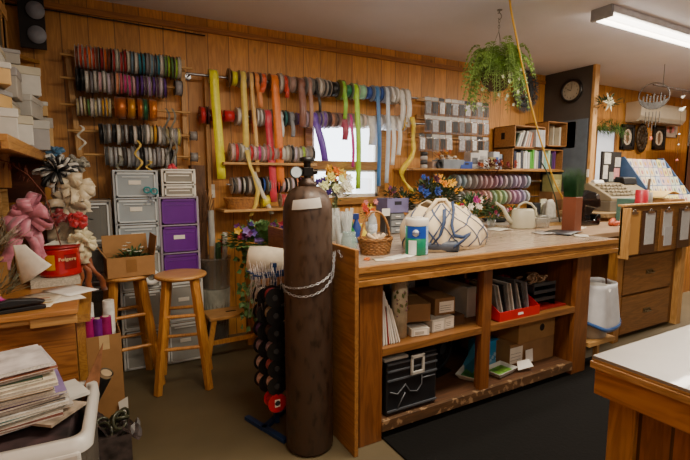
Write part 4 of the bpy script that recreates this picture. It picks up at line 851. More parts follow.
m=M(); m.lathe([(.001,.002),(.045,.002),(.05,.11),(.048,.11),(.043,.006),(.001,.006)],n=24,cap=False); part('holder',m,GL2,t)
t=T('stem_vase','clear glass vase of thin clear rods against the gas cylinder','vase',(1.13,2.36,CT))
m=M(); m.lathe([(.001,.002),(.04,.002),(.045,.16),(.043,.16),(.038,.006),(.001,.006)],n=24,cap=False); part('body',m,GL2,t)
m=M()
for i in range(24):
    a=rnd(0,6.28); b0=V((.02*math.cos(a),.02*math.sin(a),.01)); m.cyl(b0,b0*2+V((0,0,rnd(.2,.26))),.003,n=5)
part('rods',m,mat('#c8b8b4',.3,alpha=.6),t,kind='stuff')
t=basket((1.335,2.07,CT),.10,.075,.085,'wicker basket with a tall thin handle on the counter front',mat('#8e602f',.65,0,.45,70,bump=.4),handle=.235)
m=M(); 
for i in range(5): m.tube([(rnd(-.05,.05),rnd(-.04,.04),.04),(rnd(-.06,.07),rnd(-.05,.05),rnd(.09,.12))],.012,6)
one('paper_scraps',m,mat('#bfa78a',.8,0,.3,30),'cream paper scraps inside the wicker basket','paper',loc=(1.335,2.07,CT+.01),kind='stuff')
t=T('scissors','small orange-handled scissors beside the mason jar','scissors',(1.18,1.91,CT+.004),R(20))
m=M(); m.torus((0,0,.003),.013,.003,(0,0,1),12,5); m.torus((.026,.012,.003),.013,.003,(0,0,1),12,5); part('handle',m,mat('#c8641c',.4),t); m=M(); m.bar((.02,.0,.003),(.09,-.02,.003),.008,.002); part('blade',m,STEEL,t)
for i,(x,y,w,d,rz,c,lb) in enumerate(((1.38,1.92,.15,.08,.25,'#ddd8cc','white paper slip at the counter edge under the basket'),(1.27,1.89,.10,.07,-.3,'#d0c4ae','cream card at the counter edge beside the orange scissors'),(1.46,1.93,.12,.07,.5,'#e2ddd2','folded white slip left of the wipes tub'))): sheet(x,y,w,d,CT+.0005*i,rz,lb,c)
# wipes container
t=T('wipes_tub','round white and green tub of disinfecting wipes','tub',(1.53,1.95,CT))
t.scale=(1.1,1.1,1.1)
m=M(); m.lathe([(.001,0),(.054,0),(.057,.004),(.057,.15),(.001,.15)],n=36); part('body',m,mat('#0f7d5c',.35),t)
m=M(); m.lathe([(.058,.146),(.0595,.15),(.0595,.175),(.056,.183),(.001,.184)],n=36); m.lathe([(.001,.184),(.028,.184),(.028,.188),(.001,.189)],n=24); part('lid',m,mat('#ded7cc',.4,var=.02),t)
wrap(t,.0576,R(-180),R(-62),.085,.144,mat('#1446a8',.35),'label_top'); wrap(t,.0577,R(-75),R(-5),.004,.146,mat('#9fb8d8',.4,0,.3,90),'label_side'); wrap(t,.058,R(-170),R(-128),.004,.075,mat('#dfe6e4',.4),'label_swirl')
m=M(); m.lathe([(.001,0),(.017,0),(.001,.0005)],(-.04,-.0435,.112),(-.68,-.73,0),20); part('badge',m,mat('#c8ccd8',.4),t)
text('CLOROX',.0125,mat('#0d2a80',.4),t,(-.0405,-.0445,.112),(PI/2,0,R(-43)))
# tote bag
t=T('tote_bag','cream canvas tote bag with a blue lattice print slumped on the counter','bag',(1.83,2.06,CT))
t.scale=(1.24,1.15,1.12)
cream=mat('#d9c5a4',.75,0,.05,14,bump=.15)
def bagf(u,v,off=0):
    # u round the bag 0..1, v height 0..1
    a=2*PI*u; hgt=.235*(1-.16*max(0,math.cos(a))**1.2)+.02*math.sin(3*a+1)
    rx=.215*(1-.10*v)*(1-.35*v**3); ry=.125*(1-.12*v)*(1-.6*v**2.6)
    bul=1+.13*math.sin(PI*min(1,v*1.05)); sag=.012*math.sin(5*a)*v+.006*math.sin(9*a+v*7)
    sq=lambda c,p:math.copysign(abs(c)**p,c)
    return V((sq(math.cos(a),.75)*(rx*bul+sag+off),sq(math.sin(a),.75)*(ry*bul+sag+off),hgt*(v**.8)+.002))
m=M(); m.grid(lambda u,v:bagf(u,v),56,16); m.lathe([(.001,.002),(.2,.002)],sy=.6,n=24,cap=False); part('body',m,cream,t,solid=.003)
m=M()
def line(u0,v0,u1,v1,n=18): 
    m.strip([bagf(u0+(u1-u0)*i/n,v0+(v1-v0)*i/n,.0035) for i in range(n+1)],[ (bagf(u0+(u1-u0)*i/n+.01*(v1-v0),v0+(v1-v0)*i/n,.0035)-bagf(u0+(u1-u0)*i/n-.01*(v1-v0),v0+(v1-v0)*i/n,.0035))+V((1e-5,0,0)) for i in range(n+1)],.0095)
for k in range(8):
    u=.46+k*.077; line(u,.03,u+.14,.93); line(u+.14,.03,u,.93)
line(.44,.03,1.1,.035,60)
part('lattice_print',m,mat('#4b5672',.7),t,solid=.0008)
m=M(); top=[(-.12,-.05,.17),(-.10,-.06,.25),(-.06,-.045,.268),(.0,-.03,.245),(.04,-.04,.235)]
m.tube([( -.155,-.03,.13),(-.14,-.05,.21),(-.10,-.06,.262),(-.05,-.055,.262),(-.02,-.07,.21),(-.0,-.10,.15)],.011,8); part('handle',m,cream,t)
BH=mat('#26395c',.65)
m=M(); m.strip([(.00,-.05,.25),(-.03,-.10,.21),(-.07,-.135,.14),(-.065,-.15,.085),(-.02,-.155,.075),(.03,-.155,.09)],[V((1,.2,.3))]*3+[V((.5,.2,1))]*3,.020); part('handle',m,BH,t,solid=.004,label='blue webbing strap')
m=M(); m.strip([(-.10,-.115,.22),(-.12,-.14,.15),(-.15,-.15,.09),(-.18,-.14,.05)],(1,.1,.3),.022); m.strip([(.03,-.155,.09),(-.03,-.165,.055),(-.08,-.165,.03)],(.3,0,1),.02); part('handle',m,BH,t,solid=.004,label='blue webbing strap')
t=T('umbrella','folded slate-blue umbrella sleeve lying against the tote bag','umbrella',(1.67,1.95,CT),R(-22))
m=M(); m.lathe([(.001,-.14),(.02,-.138),(.026,-.1),(.034,0),(.038,.11),(.03,.13),(.001,.13)],(0,0,.034),(1,0,-.06),20,sx=.85,sy=1); part('sleeve',m,mat('#484e5c',.5,0,.25,20),t)
m=M(); m.torus((.12,0,.028),.036,.004,(1,0,0),20,6); part('hem',m,mat('#3a4252',.6),t)
# water bottle
t=T('water_bottle','clear plastic water bottle with blue label behind the basket','bottle',(1.62,2.55,CT))
m=M(); m.lathe([(.001,.003),(.030,.003),(.033,.01),(.031,.05),(.033,.09),(.032,.12),(.026,.15),(.014,.172),(.013,.185)],n=24,cap=False); part('body',m,mat('#c8d4dc',.06,0,.02,alpha=.5),t)
m=M(); m.lathe([(.0335,.06),(.0338,.062),(.0338,.108),(.0335,.11)],n=24,cap=False); part('label_band',m,mat('#c8d0e0',.4,0,.4,60),t)
m=M(); m.lathe([(.0145,.178),(.0155,.18),(.0155,.197),(.001,.198)],n=18); part('cap',m,WHITE,t)
for (dx,c,nm,h) in ((0,'#1c7a34','green',.14),(.09,'#d8c020','yellow',.12),(.045,'#223f8a','blue',.19)):
    t=T('spray_bottle',f'small {nm} spray bottle behind the wicker basket handle','bottle',(1.42+dx,2.50,CT)); m=M(); m.lathe([(.001,0),(.028,0),(.03,.01),(.03,h*.55),(.012,h*.75),(.012,h*.8)],n=20); part('body',m,mat(c,.35,alpha=.9),t); m=M(); m.box(-.03,.015,-.01,.01,h*.8,h); part('trigger',m,mat(c if nm!='blue' else '#1a2f6a',.4),t,bevel=.003)
# white daisies bouquet behind tank + flowers
def bouquet(name,label,loc,rad,h,flowers,nleaf=120,leafc='#3c5a2c',ll=.06,lw=.02,nf=14,fr=.03,pet=6,vase=None,flat=.7,droop=0,cat='flowers',fy=-.5):
    t=T(name,label,cat,loc); m=M(); leaves(m,(0,0,h*.55),rad,nleaf,ll,lw,h*.5/rad*flat)
    for i in range(nf): a=rnd(0,6.28); m.tube([(0,0,0),(math.cos(a)*rad*.4,math.sin(a)*rad*.4,h*.7)],.002,3)
    part('foliage',m,mat(leafc,.6,0,.45,25),t,kind='stuff')
    M0={}
    for i in range(nf):
        c=random.choice(flowers); a=rnd(0,6.28);q=math.sqrt(rnd(0,1)); p=V((math.cos(a)*rad*q*.95,math.sin(a)*rad*q*.95-.02,h*(.62+.4*rnd(0,1)*(1-q*.4))))
        f=(V((p.x*.6,fy,p.z-h*.6))).normalized(); R_=f.to_track_quat('Z','Y').to_matrix(); m=M(); s=fr*rnd(.75,1.25)
        for ring in(0,1):
            for k in range(pet): b=2*PI*k/pet+ring*.5; d=R_@V((math.cos(b),math.sin(b),.25+.6*ring)); m.leaf(p,d,s*(1-.3*ring),s*.75,f,-.3)
        m.sph(p+f*s*.15,s*.18,6,4)
        part('flower',m,mat(c,.6,0,.2,40),t)
    if vase:
        m=M(); m.lathe([(.001,0),(vase*.8,0),(vase,h*.35),(vase*.95,h*.35),(vase*.75,.006),(.001,.006)],n=20,cap=False); part('vase',m,GL2,t)
    return t
bouquet('flower_arrangement','white and yellow daisies with violet blooms beside the cylinder valve',(1.36,2.66,CT),.13,.50,['#f0ecd8','#f0ecd8','#e8e4b8','#d8cc6a','#f4f2e8','#d8dca0','#4a2f8a'],90,'#66724a',.05,.02,26,.036,vase=.05)
bouquet('flower_arrangement','small bouquet of orange and yellow silk flowers in front of the window',(1.50,2.87,CT),.09,.58,['#d8721c','#d8a028','#c8622a','#d8b84a'],60,'#55602f',.05,.018,10,.04,vase=.035)
bouquet('flower_arrangement','pink and red blossoms beside the purple crate',(1.78,2.84,CT),.07,.26,['#c84a3a','#d88a8a','#d86a28','#d8c040'],40,'#4c5c30',.04,.015,9,.03,vase=.035)
t=T('gift_tag_sign','small white care card standing by the blossoms','card',(1.86,2.74,CT+.14)); m=M(); m.box(-.035,.035,-.001,.001,0,.055); part('card',m,WHITE,t); m=M(); m.cyl((0,.003,-.14),(0,.003,.02),.0015,n=6); part('pick',m,GREY,t)
# clutter row along the back of the counter
def organizer(x,y,z,w,d,h,rows,label,c='#55585c',front='#83878a'):
    t=T('drawer_organizer',label,'organizer',(x,y,z)); m=M(); m.box(-w/2,w/2,-d/2+.004,d/2,0,h); part('case',m,mat(c,.5),t,bevel=.003)
    for i in range(rows):
        a=h*i/rows+.005;b=h*(i+1)/rows-.005; m=M(); m.box(-w/2+.006,w/2-.006,-d/2-.004,-d/2+.004,a,b); dd=part('drawer',m,mat(front,.4,0,.1,10),t,bevel=.002)
        m=M(); m.box(-.02,.02,-d/2-.012,-d/2-.004,(a+b)/2-.004,(a+b)/2+.004); part('handle',m,WHITE,dd)
    return t
organizer(1.98,2.83,CT,.13,.14,.155,3,'grey three-drawer organizer at the back of the counter under the purple crate')
organizer(2.28,2.82,CT,.17,.14,.135,2,'grey two-drawer organizer under the white planter crate')
m=M(); m.prism([(0,0),(.05,0),(.0,.17),(-.04,.17)],0,.02,X.Translation((2.12,2.78,CT))@X.Rotation(PI/2,4,'X')); one('white_panel',m,mat('#b5b0a6',.6),'slanted white plastic panel between the two grey organizers','panel',bevel=.002)
def crate(x,y,z,w,d,h,c,label,name='plastic_crate',slots=True):
    t=T(name,label,'crate',(x,y,z)); m=M(); k=.006
    m.box(-w/2,w/2,-d/2,-d/2+k,0,h);m.box(-w/2,w/2,d/2-k,d/2,0,h);m.box(-w/2,-w/2+k,-d/2,d/2,0,h);m.box(w/2-k,w/2,-d/2,d/2,0,h);m.box(-w/2,w/2,-d/2,d/2,0,k); part('body',m,mat(c,.5),t,bevel=.003)
    m=M(); m.box(-w*.16,w*.16,-d/2-.001,-d/2+.002,h*.55,h*.8); part('hand_slot',m,mat('#22202a',.7),t)
    return t
crate(1.98,2.83,CT+.157,.20,.15,.11,'#75709a','purple plastic crate on the three-drawer organizer')
crate(2.29,2.82,CT+.137,.21,.15,.075,'#c8c2b8','white planter crate on the two-drawer organizer')
bouquet('flower_arrangement','mauve and dark cut stems standing in the purple crate',(1.98,2.83,CT+.165),.07,.2,['#7a3a6a','#a85a4a','#4a3a2a'],70,'#3a3f26',.05,.012,7,.022)
bouquet('succulent_planter','dark green succulents and twigs in the white planter crate',(2.29,2.83,CT+.145),.1,.28,['#6a7a4a','#8a6a4a'],150,'#46552f',.05,.012,8,.02,cat='plant')
bouquet('flower_arrangement','large arrangement of orange-yellow blooms with dark greenery at mid counter',(2.42,2.78,CT),.18,.47,['#e0a020','#e8b02a','#d88a18'],320,'#2f4426',.07,.02,22,.035,vase=.06)
bouquet('flower_arrangement','blue and burgundy arrangement left of the orange blooms',(2.20,2.66,CT),.12,.46,['#23408a','#4a1a2a','#3a2040','#2a4a9a'],200,'#33401f',.06,.018,9,.035,vase=.05)
bouquet('flower_arrangement','low yellow and magenta flowers behind the tote bag',(2.62,2.66,CT),.14,.28,['#e8d020','#b01a4a','#e8e0d0','#a0287a'],120,'#3a5a28',.05,.02,12,.035,vase=.04)
bouquet('flower_arrangement','green stems with lilac blooms to the right behind the tote bag',(3.0,2.78,CT),.15,.17,['#a08ab8','#c8a0b8','#8a2a4a'],170,'#40582c',.06,.018,8,.024,vase=.04)
bouquet('foliage_arrangement','dark leafy greenery with few buds between the tote bag and watering can',(2.84,2.84,CT),.16,.30,['#8a4a5a','#c8b84a'],260,'#34502a',.07,.022,5,.02,vase=.04,cat='plant')
bouquet('foliage_arrangement','tall dark green foliage behind the wipes tub and grey organizers',(2.12,2.87,CT),.10,.36,['#c8862a'],160,'#2f4422',.06,.02,3,.02,vase=.04,cat='plant')
# watering can
t=T('watering_can','cream plastic watering can with long spout','watering can',(3.12,2.55,CT),R(-20))
t.scale=(1.15,1.15,1.15)
WC=mat('#b9b29a',.4,0,.06,10)
m=M(); m.lathe([(.001,0),(.092,0),(.096,.01),(.080,.13),(.070,.142),(.066,.142),(.076,.125),(.001,.12)],n=32,sx=1,sy=.8); part('body',m,WC,t)
m=M(); m.tube([(-.075,0,.03),(-.12,0,.08),(-.16,0,.15),(-.20,0,.178)],.02,10,.009); m.lathe([(.009,0),(.016,.02),(.001,.02)],(-.2,0,.178),(-1,0,.25),14); part('spout',m,WC,t)
m=M(); m.tube([(-.045,0,.135),(-.03,0,.17),(.01,0,.19),(.06,0,.178),(.098,0,.14),(.108,0,.09),(.088,0,.05)],.0085,8); part('handle',m,WC,t)
# glass dish, jars, magazine
t=T('glass_jar','round clear glass jar with a metal lid right of the watering can','jar',(3.29,2.50,CT)); m=M(); m.lathe([(.001,.002),(.065,.002),(.07,.02),(.07,.07),(.06,.09),(.001,.09)],n=28); part('body',m,mat('#a8a49a',.08,0,.1,alpha=.5),t)
m=M(); m.lathe([(.062,.088),(.064,.09),(.064,.105),(.001,.108)],n=28); part('lid',m,mat('#8a8880',.35,.7),t)
m=M(); m.torus((0,0,.085),.068,.003,(0,0,1),28); part('rim',m,WHITE,t)
for i,(x,y,w,d,rz,c,lb) in enumerate(((3.10,2.16,.30,.2,.3,'#34343a','dark printed magazine on the counter end below the planter'),(2.98,2.2,.2,.14,-.3,'#a8a09a','grey leaflet under the dark magazine'),(2.85,2.55,.18,.14,.1,'#d8d0c0','white sheet left of the watering can'),(3.05,1.98,.12,.09,.7,'#c8c0b0','small pale leaflet at the right end of the counter'))):
    m=M(); m.grid(lambda u,v:((u-.5)*w,(v-.5)*d,.004+.006*math.sin(u*PI)),8,3); one('magazine' if i<2 else 'paper_sheet',m,mat(c,.4,0,.35,22),lb,'magazine' if i<2 else 'paper',loc=(x,y,CT+.004*(i==0)),rz=rz,solid=.003)
# tall grass planter in terracotta box
t=T('grass_planter','square terracotta planter with tall green grass on the counter end','planter',(3.26,2.20,CT),R(8))
t.scale=(1.02,1.02,1.3)
m=M(); m.box(-.055,.055,-.05,.05,0,.21); part('pot',m,mat('#6e3820',.5),t,bevel=.004)
m=M()
for i in range(950):
    x=rnd(-.05,.05);y=rnd(-.045,.045); a=rnd(0,6.28); h=rnd(.13,.2); m.add([(x-.003,y,.2),(x+.003,y,.2),(x+x*.5+.01*math.cos(a),y*1.5+.01*math.sin(a),.2+h)],[(0,1,2)],False)
part('grass',m,mat('#1f4a22',.6,0,.5,30),t,kind='stuff')
# black tape machine
t=T('tape_dispenser','glossy black domed tape dispenser at the right end of the counter','dispenser',(3.80,2.45,CT),R(-8))
t.scale=(1.5,1.5,1.9)
BK=mat('#0b0b0d',.22,coat=.4)
poly=[(-.085,0),(.085,0),(.09,.05),(.08,.055),(.055,.05),(.045,.025),(-.035,.025),(-.04,.09),(.05,.075),(.085,.085),(.08,.12),(.04,.155),(-.02,.165),(-.07,.14),(-.095,.08)]
m=M(); m.prism(poly,-.045,.09,X.Rotation(PI/2,4,'X')); part('housing',m,BK,t,bevel=.008)
m=M(); m.cyl((-.0,-.03,.1),(-.0,.03,.1),.05,n=28); part('roll',m,mat('#1a1a1d',.3),t)
m=M(); m.cyl((.05,-.05,.135),(.05,.05,.135),.012,n=12); part('roller',m,STEEL,t)
t=T('pruning_shears','orange-handled pruning shears at the right end of the counter','shears',(3.98,2.30,CT),R(15))
t.scale=(1.3,1.3,1.3) 
m=M(); m.lathe([(.001,-.05),(.016,-.045),(.02,0),(.014,.05),(.001,.055)],(0,0,.025),(1,.1,.25),14); part('handle',m,mat('#b5502c',.5),t)
m=M(); m.lathe([(.001,-.05),(.014,-.045),(.017,0),(.012,.05),(.001,.055)],(.0,-.035,.018),(1,-.35,.05),14); part('handle',m,mat('#b5502c',.5),t)
# yellow cord from the ceiling
t=T('extension_cord','yellow extension cord hanging from the ceiling to the counter','cord',(2.9,2.3,CT))
def cordpt(px,py): return P(px,py,y=2.35)
TP=P(508,-14,z=2.598)
pts=[TP]+[P(px,py,y=TP.y+(2.38-TP.y)*min(1,(k+1)/6)) for k,(px,py) in enumerate(((511,10),(516,35),(521,60),(526,82),(531,105),(539,135),(547,160),(556,185),(567,205)))]+[P(580,228,z=CT+.01)]
# resample smoothly
def cat(ps,n=6):
    o=[]
    for i in range(len(ps)-1):
        p0=ps[max(0,i-1)];p1=ps[i];p2=ps[i+1];p3=ps[min(len(ps)-1,i+2)]
        for k in range(n): u=k/n; o.append(.5*((2*p1)+(p2-p0)*u+(2*p0-5*p1+4*p2-p3)*u*u+(3*p1-p0-3*p2+p3)*u**3))
    return o+[ps[-1]]
cp=cat(pts); m=M(); m.tube(cp,.0065,8); part('cord',m,mat('#c89a1e',.45,var=.04),t,world=True)
m=M(); b=cp[-1]; pk=[b+V((.0,0,0)),P(556,190,y=2.42),P(546,170,y=2.45)]; m.tube([P(560,222,y=2.42),P(556,200,y=2.42),P(547,172,y=2.44),P(540,160,y=2.44)],.006,6); part('cord_loop',m,mat('#2c3a26',.5),t,world=True)
# ================= things on the counter shelves
def ubox(x0,x1,y0,y1,z0,h,label,mt,rz=0,name='cardboard_box',tape=True,cat='box',lab=None,hole=False):
    t=T(name,label,cat,((x0+x1)/2,(y0+y1)/2,z0),rz); w=x1-x0;d=y1-y0; m=M(); m.box(-w/2,w/2,-d/2,d/2,0,h); part('carton',m,mt,t,bevel=.003)
    if tape: m=M(); m.box(-w/2-.0005,w/2+.0005,-.012,.012,h,h+.0008); part('packing_tape',m,mat('#a5814a',.3),t)
    if lab: m=M(); m.box(lab[0],lab[1],-d/2-.0012,-d/2-.0002,lab[2],lab[3]); p=part('paper_label',m,PAPER,t); m=M(); [m.box(lab[0]+.006,lab[1]-.02,-d/2-.0018,-d/2-.0012,z_,z_+.002) for z_ in [lab[2]+(lab[3]-lab[2])*k/5 for k in(1,2,3)]]; part('print',m,DGREY,p)
    if hole: m=M(); m.cyl((hole,-d/2-.0008,h*.5),(hole,-d/2+.001,h*.5),.025,n=20); part('hand_hole',m,mat('#1a1008',.9),t)
    return t
S1=.489; S2=.489; S0=.101
# left upper: files
FC=[('#b8402c','red-edged'),('#d0ccc4','white'),('#c9c0b8','pale grey'),('#8a2420','dark red'),('#c8c4be','light grey'),('#d8d4cc','white glossy'),('#b0aca8','grey'),('#cac2b6','beige')]
for i,(c,nm) in enumerate(FC):
    t=T('folder',f"{nm} folder, {ORD[i]} from the left leaning beside the counter upright",'folder',(1.225+i*.0165,1.97,S1),0,'folders leaning in the counter shelf',rot=(0,R(-2.2*i-(2 if i>3 else 0))*1,0)); h=[.20,.27,.29,.21,.27,.25,.22,.20][i]
    m=M(); m.box(0,.006,-.13,.12,0.001,h); part('cover',m,mat(c,.5),t); m=M(); m.box(.006,.011,-.128,.12,.003,h-.004); part('pages',m,PAPER,t)
t=T('floral_wrap_roll','tall roll of cream paper with green and mauve flowers in the counter shelf','roll',(1.405,1.93,S1)); m=M(); m.lathe([(.001,0),(.044,0),(.044,.36),(.001,.36)],n=28)
fm=mat('#b8ab90',.6,0,.35,18); m.m=1
for k in range(26): a=rnd(-2.9,-.2); z=rnd(.12,.33); p=V((.0447*math.cos(a),.0447*math.sin(a),z)); m.leaf(p,(-math.sin(a)*rnd(-1,1),math.cos(a)*rnd(-1,1),1),.034,.018,(math.cos(a),math.sin(a),0),0)
m.m=2
for k in range(14): a=rnd(-2.9,-.2); z=rnd(.1,.33); p=V((.0452*math.cos(a),.0452*math.sin(a),z)); m.sph(p,.005,6,4)
part('wrap',m,[fm,mat('#66703a',.6),mat('#8a5a70',.6)],t)
ubox(1.46,1.62,1.88,2.25,S1+.075,.10,'long brown cardboard box on two white cartons in the counter shelf',mat('#7d5a34',.8),rz=-.25)
WB_=mat('#c6c0b4',.7)
ubox(1.59,1.68,1.87,2.15,S1,.072,'white carton with printed end under the long brown box',WB_,tape=False,lab=(-.035,.035,.01,.06))
ubox(1.685,1.76,1.88,2.15,S1,.072,'second white carton right of the first under the brown boxes',WB_,tape=False,lab=(-.03,.03,.01,.06))
ubox(1.66,1.80,1.91,2.2,S1+.075,.10,'brown box with white printed end label above the white cartons',mat('#7d5a34',.8),tape=False,lab=(-.04,.06,.015,.08),rz=-.1)
ubox(1.47,1.58,1.86,2.1,S1,.045,'low white carton lying left of the printed ones',WB_,tape=False,lab=(-.04,.04,.006,.036),rz=-.2)
ubox(1.78,1.86,1.90,2.3,S1,.06,'dark brown flat box against the middle upright',mat('#4a3018',.8),tape=False)
t=T('wire_bin','white round hat box behind the brown boxes','box',(1.54,2.45,S1)); m=M(); m.lathe([(.001,0),(.09,0),(.09,.2),(.001,.2)],n=28); part('base',m,WB_,t); m=M(); m.lathe([(.094,.19),(.096,.19),(.096,.225),(.001,.228)],n=28); part('lid',m,WB_,t)
t.name='hat_box'
ubox(1.63,1.84,2.35,2.6,S1,.28,'large pale grey carton deep in the left counter shelf',mat('#b5b0a8',.7),tape=False)
ubox(1.955,2.03,1.98,2.35,S2,.19,'grey-white carton against the middle upright in the right shelf',mat('#aaa69e',.7),tape=False)
# red tray with magazines
t=T('file_tray','red plastic tray holding clear sleeves of papers in the counter shelf','tray',(2.24,1.95,S2)); RD=mat('#b01218',.4)
m=M(); w=.36
m.box(-w/2,w/2,-.13,.16,0,.005); m.box(-w/2,w/2,-.135,-.13,0,.06); m.prism([(-.13,0),(.16,0),(.16,.20),(.12,.20),(-.13,.06)],0,.005,X.Translation((-w/2,0,0))@X.Rotation(PI/2,4,'Z')@X.Rotation(PI/2,4,'X')); m.prism([(-.13,0),(.16,0),(.16,.20),(.12,.20),(-.13,.06)],0,.005,X.Translation((w/2-.005,0,0))@X.Rotation(PI/2,4,'Z')@X.Rotation(PI/2,4,'X')); m.box(-w/2,w/2,.155,.16,0,.2); part('body',m,RD,t)
m=M(); m.box(-.02,.025,-.1362,-.135,.024,.038); part('sticker',m,WHITE,t)
for i in range(9):
    c=['#6f6e6c','#a8a49c','#303034','#8a8884','#b8b4ac','#4a4a4e','#98948e','#2c2c30','#77757a'][i]
    k=T('magazine',f"{['grey','pale','black','mid grey','white','charcoal','stone','jet','slate'][i]} magazine, {ORD[i]} from the left in the red tray",'magazine',(2.095+i*.033,1.95,S2+.007),0,'magazines in the red tray',rot=(0,R(-14+rnd(-3,3)),0))
    m=M(); m.box(0,.011,-.10,.11,0,.215+rnd(-.01,.02)); part('cover',m,mat(c,.25,0,.2,25,coat=.3),k,bevel=.002); m=M(); m.box(.0115,.0125,-.095,.10,.01,.2); part('pages',m,PAPER,k)
# dark organiser + stuff
t=T('desk_organizer','dark grey three-tier letter tray beside the red tray','organizer',(2.56,2.02,S2)); m=M()
for k in range(3): m.box(-.11,.11,-.13,.12,.04+.05*k,.046+.05*k); m.box(-.11,-.104,-.13,.12,.0,.05+.05*k); m.box(.104,.11,-.13,.12,0,.05+.05*k); m.box(-.11,.11,-.132,-.128,.04+.05*k,.062+.05*k)
part('tiers',m,mat('#34363c',.4),t)
m=M()
for k in range(14): m.torus((2.56+rnd(-.08,.08),2.0+rnd(-.06,.06),S2+.17+rnd(0,.03)),rnd(.02,.035),.006,(rnd(-1,1),rnd(-1,1),1),12,5)
one('twine_coils',m,mat('#9a7a5c',.8,0,.5,30),'tangled tan twine coils on top of the letter tray','twine',kind='stuff')
m=M(); m.box(2.46,2.75,1.86,2.1,S2,S2+.012); one('red_folder',m,mat('#8a1418',.5),'dark red folder lying flat under the letter tray','folder')
for o in [t]: o.location.z+=.013
# bottom left: crate and fan
t=T('storage_crate','black latching storage crate with white lid in the lower shelf','crate',(1.425,2.03,S0+.001))
t.scale=(1,1,1.12); BKP=mat('#15161a',.4,0,.2,20)
m=M(); w=.34; m.box(-w/2,w/2,-.2,.2,0,.262); part('body',m,BKP,t,bevel=.012)
m=M(); y=-.206
for z in(.02,.17,.215,.25): m.box(-w/2+.005,w/2-.005,y-.003,y+.006,z,z+.007)
m.tube([(-.15,y,.12),(-.10,y,.10),(-.05,y,.14),(-.02,y,.10),(.03,y,.09),(.06,y,.12),(.06,y,.17)],.004,6); m.tube([(-.1,y,.03),(-.05,y,.10)],.004); m.tube([(.06,y,.15),(.15,y,.15)],.004); part('ribs',m,mat('#45484e',.4),t)
m=M(); m.box(-w/2-.004,-.02,-.19,.2,.262,.276); part('lid',m,mat('#a8a49c',.5,0,.1,20),t,bevel=.003)
m=M(); m.box(-.0,w/2+.004,-.19,.2,.262,.272); part('lid',m,mat('#1c1d20',.5),t,bevel=.003)
m=M(); m.box(-.02,-.005,y-.012,y,.185,.275); m.box(.055,.07,y-.012,y,.185,.275); m.box(-.02,.07,y-.012,y,.26,.277); m.box(-.02,.07,y-.012,y,.18,.196); part('handle',m,mat('#a5a29c',.45),t,bevel=.003)
t=T('desk_fan','round black fan standing behind the black crate','fan',(1.86,2.12,S0),R(15))
t.scale=(1.1,1,1.1); m=M()
m.torus((0,0,.15),.125,.012,(0,1,0),32); 
for k in range(5): m.torus((0,-.012,.15),.02+.022*k,.0022,(0,1,0),28,4)
part('grille',m,BLACK,t)
m=M(); m.cyl((0,-.03,.15),(0,.06,.15),.03,n=20); part('hub',m,mat('#2a2a2e',.4),t)
for k in range(5):
    a=2*PI*k/5; m=M(); m.prism([(.02,-.02),(.11,-.045),(.115,.03),(.02,.02)],-.002,.004,X.Translation((0,.01,.15))@X.Rotation(a,4,'Y')@X.Rotation(PI/2+.3,4,'X')); part('blade',m,mat('#111114',.35),t)
m=M(); m.box(-.07,.07,-.05,.06,0,.012); m.box(-.02,.02,.0,.05,.01,.06); part('base',m,BLACK,t,bevel=.004)
m=M(); m.prism([(-.11,0),(-.03,0),(.09,.22),(.03,.26),(-.04,.2)],0,.003,X.Translation((1.93,1.92,S0))@X.Rotation(PI/2,4,'X')); 
one('blue_folder',m,mat('#3a7aa0',.4),'bright blue folded card leaning at the middle upright','folder') if False else None
m=M(); m.quad(P(459,372,y=2.08),P(469,380,y=1.96),P(484,350,y=1.98),P(479,334,y=2.06)); 
one('blue_card',m,mat('#3d86ad',.45),'bright blue folded card leaning beside the black fan','card',solid=.003)
# bottom right
t=T('tissue_box','light blue floral tissue box behind the seed trays','tissue box',(2.24,2.10,S0+.001),.12); m=M(); m.box(-.09,.09,-.06,.06,0,.16); m.m=1
for k in range(7):
    c=V((-.07+.022*k,-.0612,.03+.018*(k%3)))
    for q in range(6): a=q*PI/3; m.leaf(c,(math.cos(a),0,math.sin(a)),.018,.010,(0,-1,0),0)
part('carton',m,[mat('#2f8cc4',.5),mat('#a8c8dc',.5)],t); m=M(); m.box(-.09,.09,-.0606,-.0601,.0,.025); part('band',m,mat('#6ab0d4',.5),t)
b=ubox(2.30,2.74,1.93,2.4,S0,.16,'wide brown carton at the bottom of the lower right shelf',mat('#8f6a40',.8),lab=(-.22,-.10,.03,.14))
ubox(2.35,2.73,1.92,2.35,S0+.163,.155,'brown carton with a dark hand hole stacked on the wide one',mat('#99713f',.8),rz=.03,hole=.05)
ubox(2.0,2.3,2.25,2.55,S0+.17,.10,'dark brown flat carton behind the tissue box',mat('#7a5a38',.8),rz=.05)
for (x,y,rz,lb,c) in ((2.00,1.98,.5,'white seed tray with green sheet at the left of the lower shelf','#4a8a4a'),(2.20,1.92,.15,'white seed tray with green and yellow packet in the lower shelf','#6a9a3a')):
    t=T('plastic_tray',lb,'tray',(x,y,S0+.002),rz); m=M(); m.add([(-.07,-.045,0),(.07,-.045,0),(.07,.045,0),(-.07,.045,0),(-.1,-.065,.035),(.1,-.065,.035),(.1,.065,.035),(-.1,.065,.035)],[(0,1,2,3),(0,4,5,1),(1,5,6,2),(2,6,7,3),(3,7,4,0)],False); part('body',m,mat('#cdd0c8',.4),t,solid=.003); m=M(); m.box(-.07,.07,-.04,.04,.01,.022); part('packet',m,mat(c,.5,0,.5,30),t)
m=M(); m.quad((2.30,1.86,S0+.02),(2.42,1.84,S0+.03),(2.41,1.87,S0+.07),(2.32,1.89,S0+.065)); one('paper_sheet',m,WHITE,'folded white leaflet lying in the lower right shelf','paper',solid=.002)
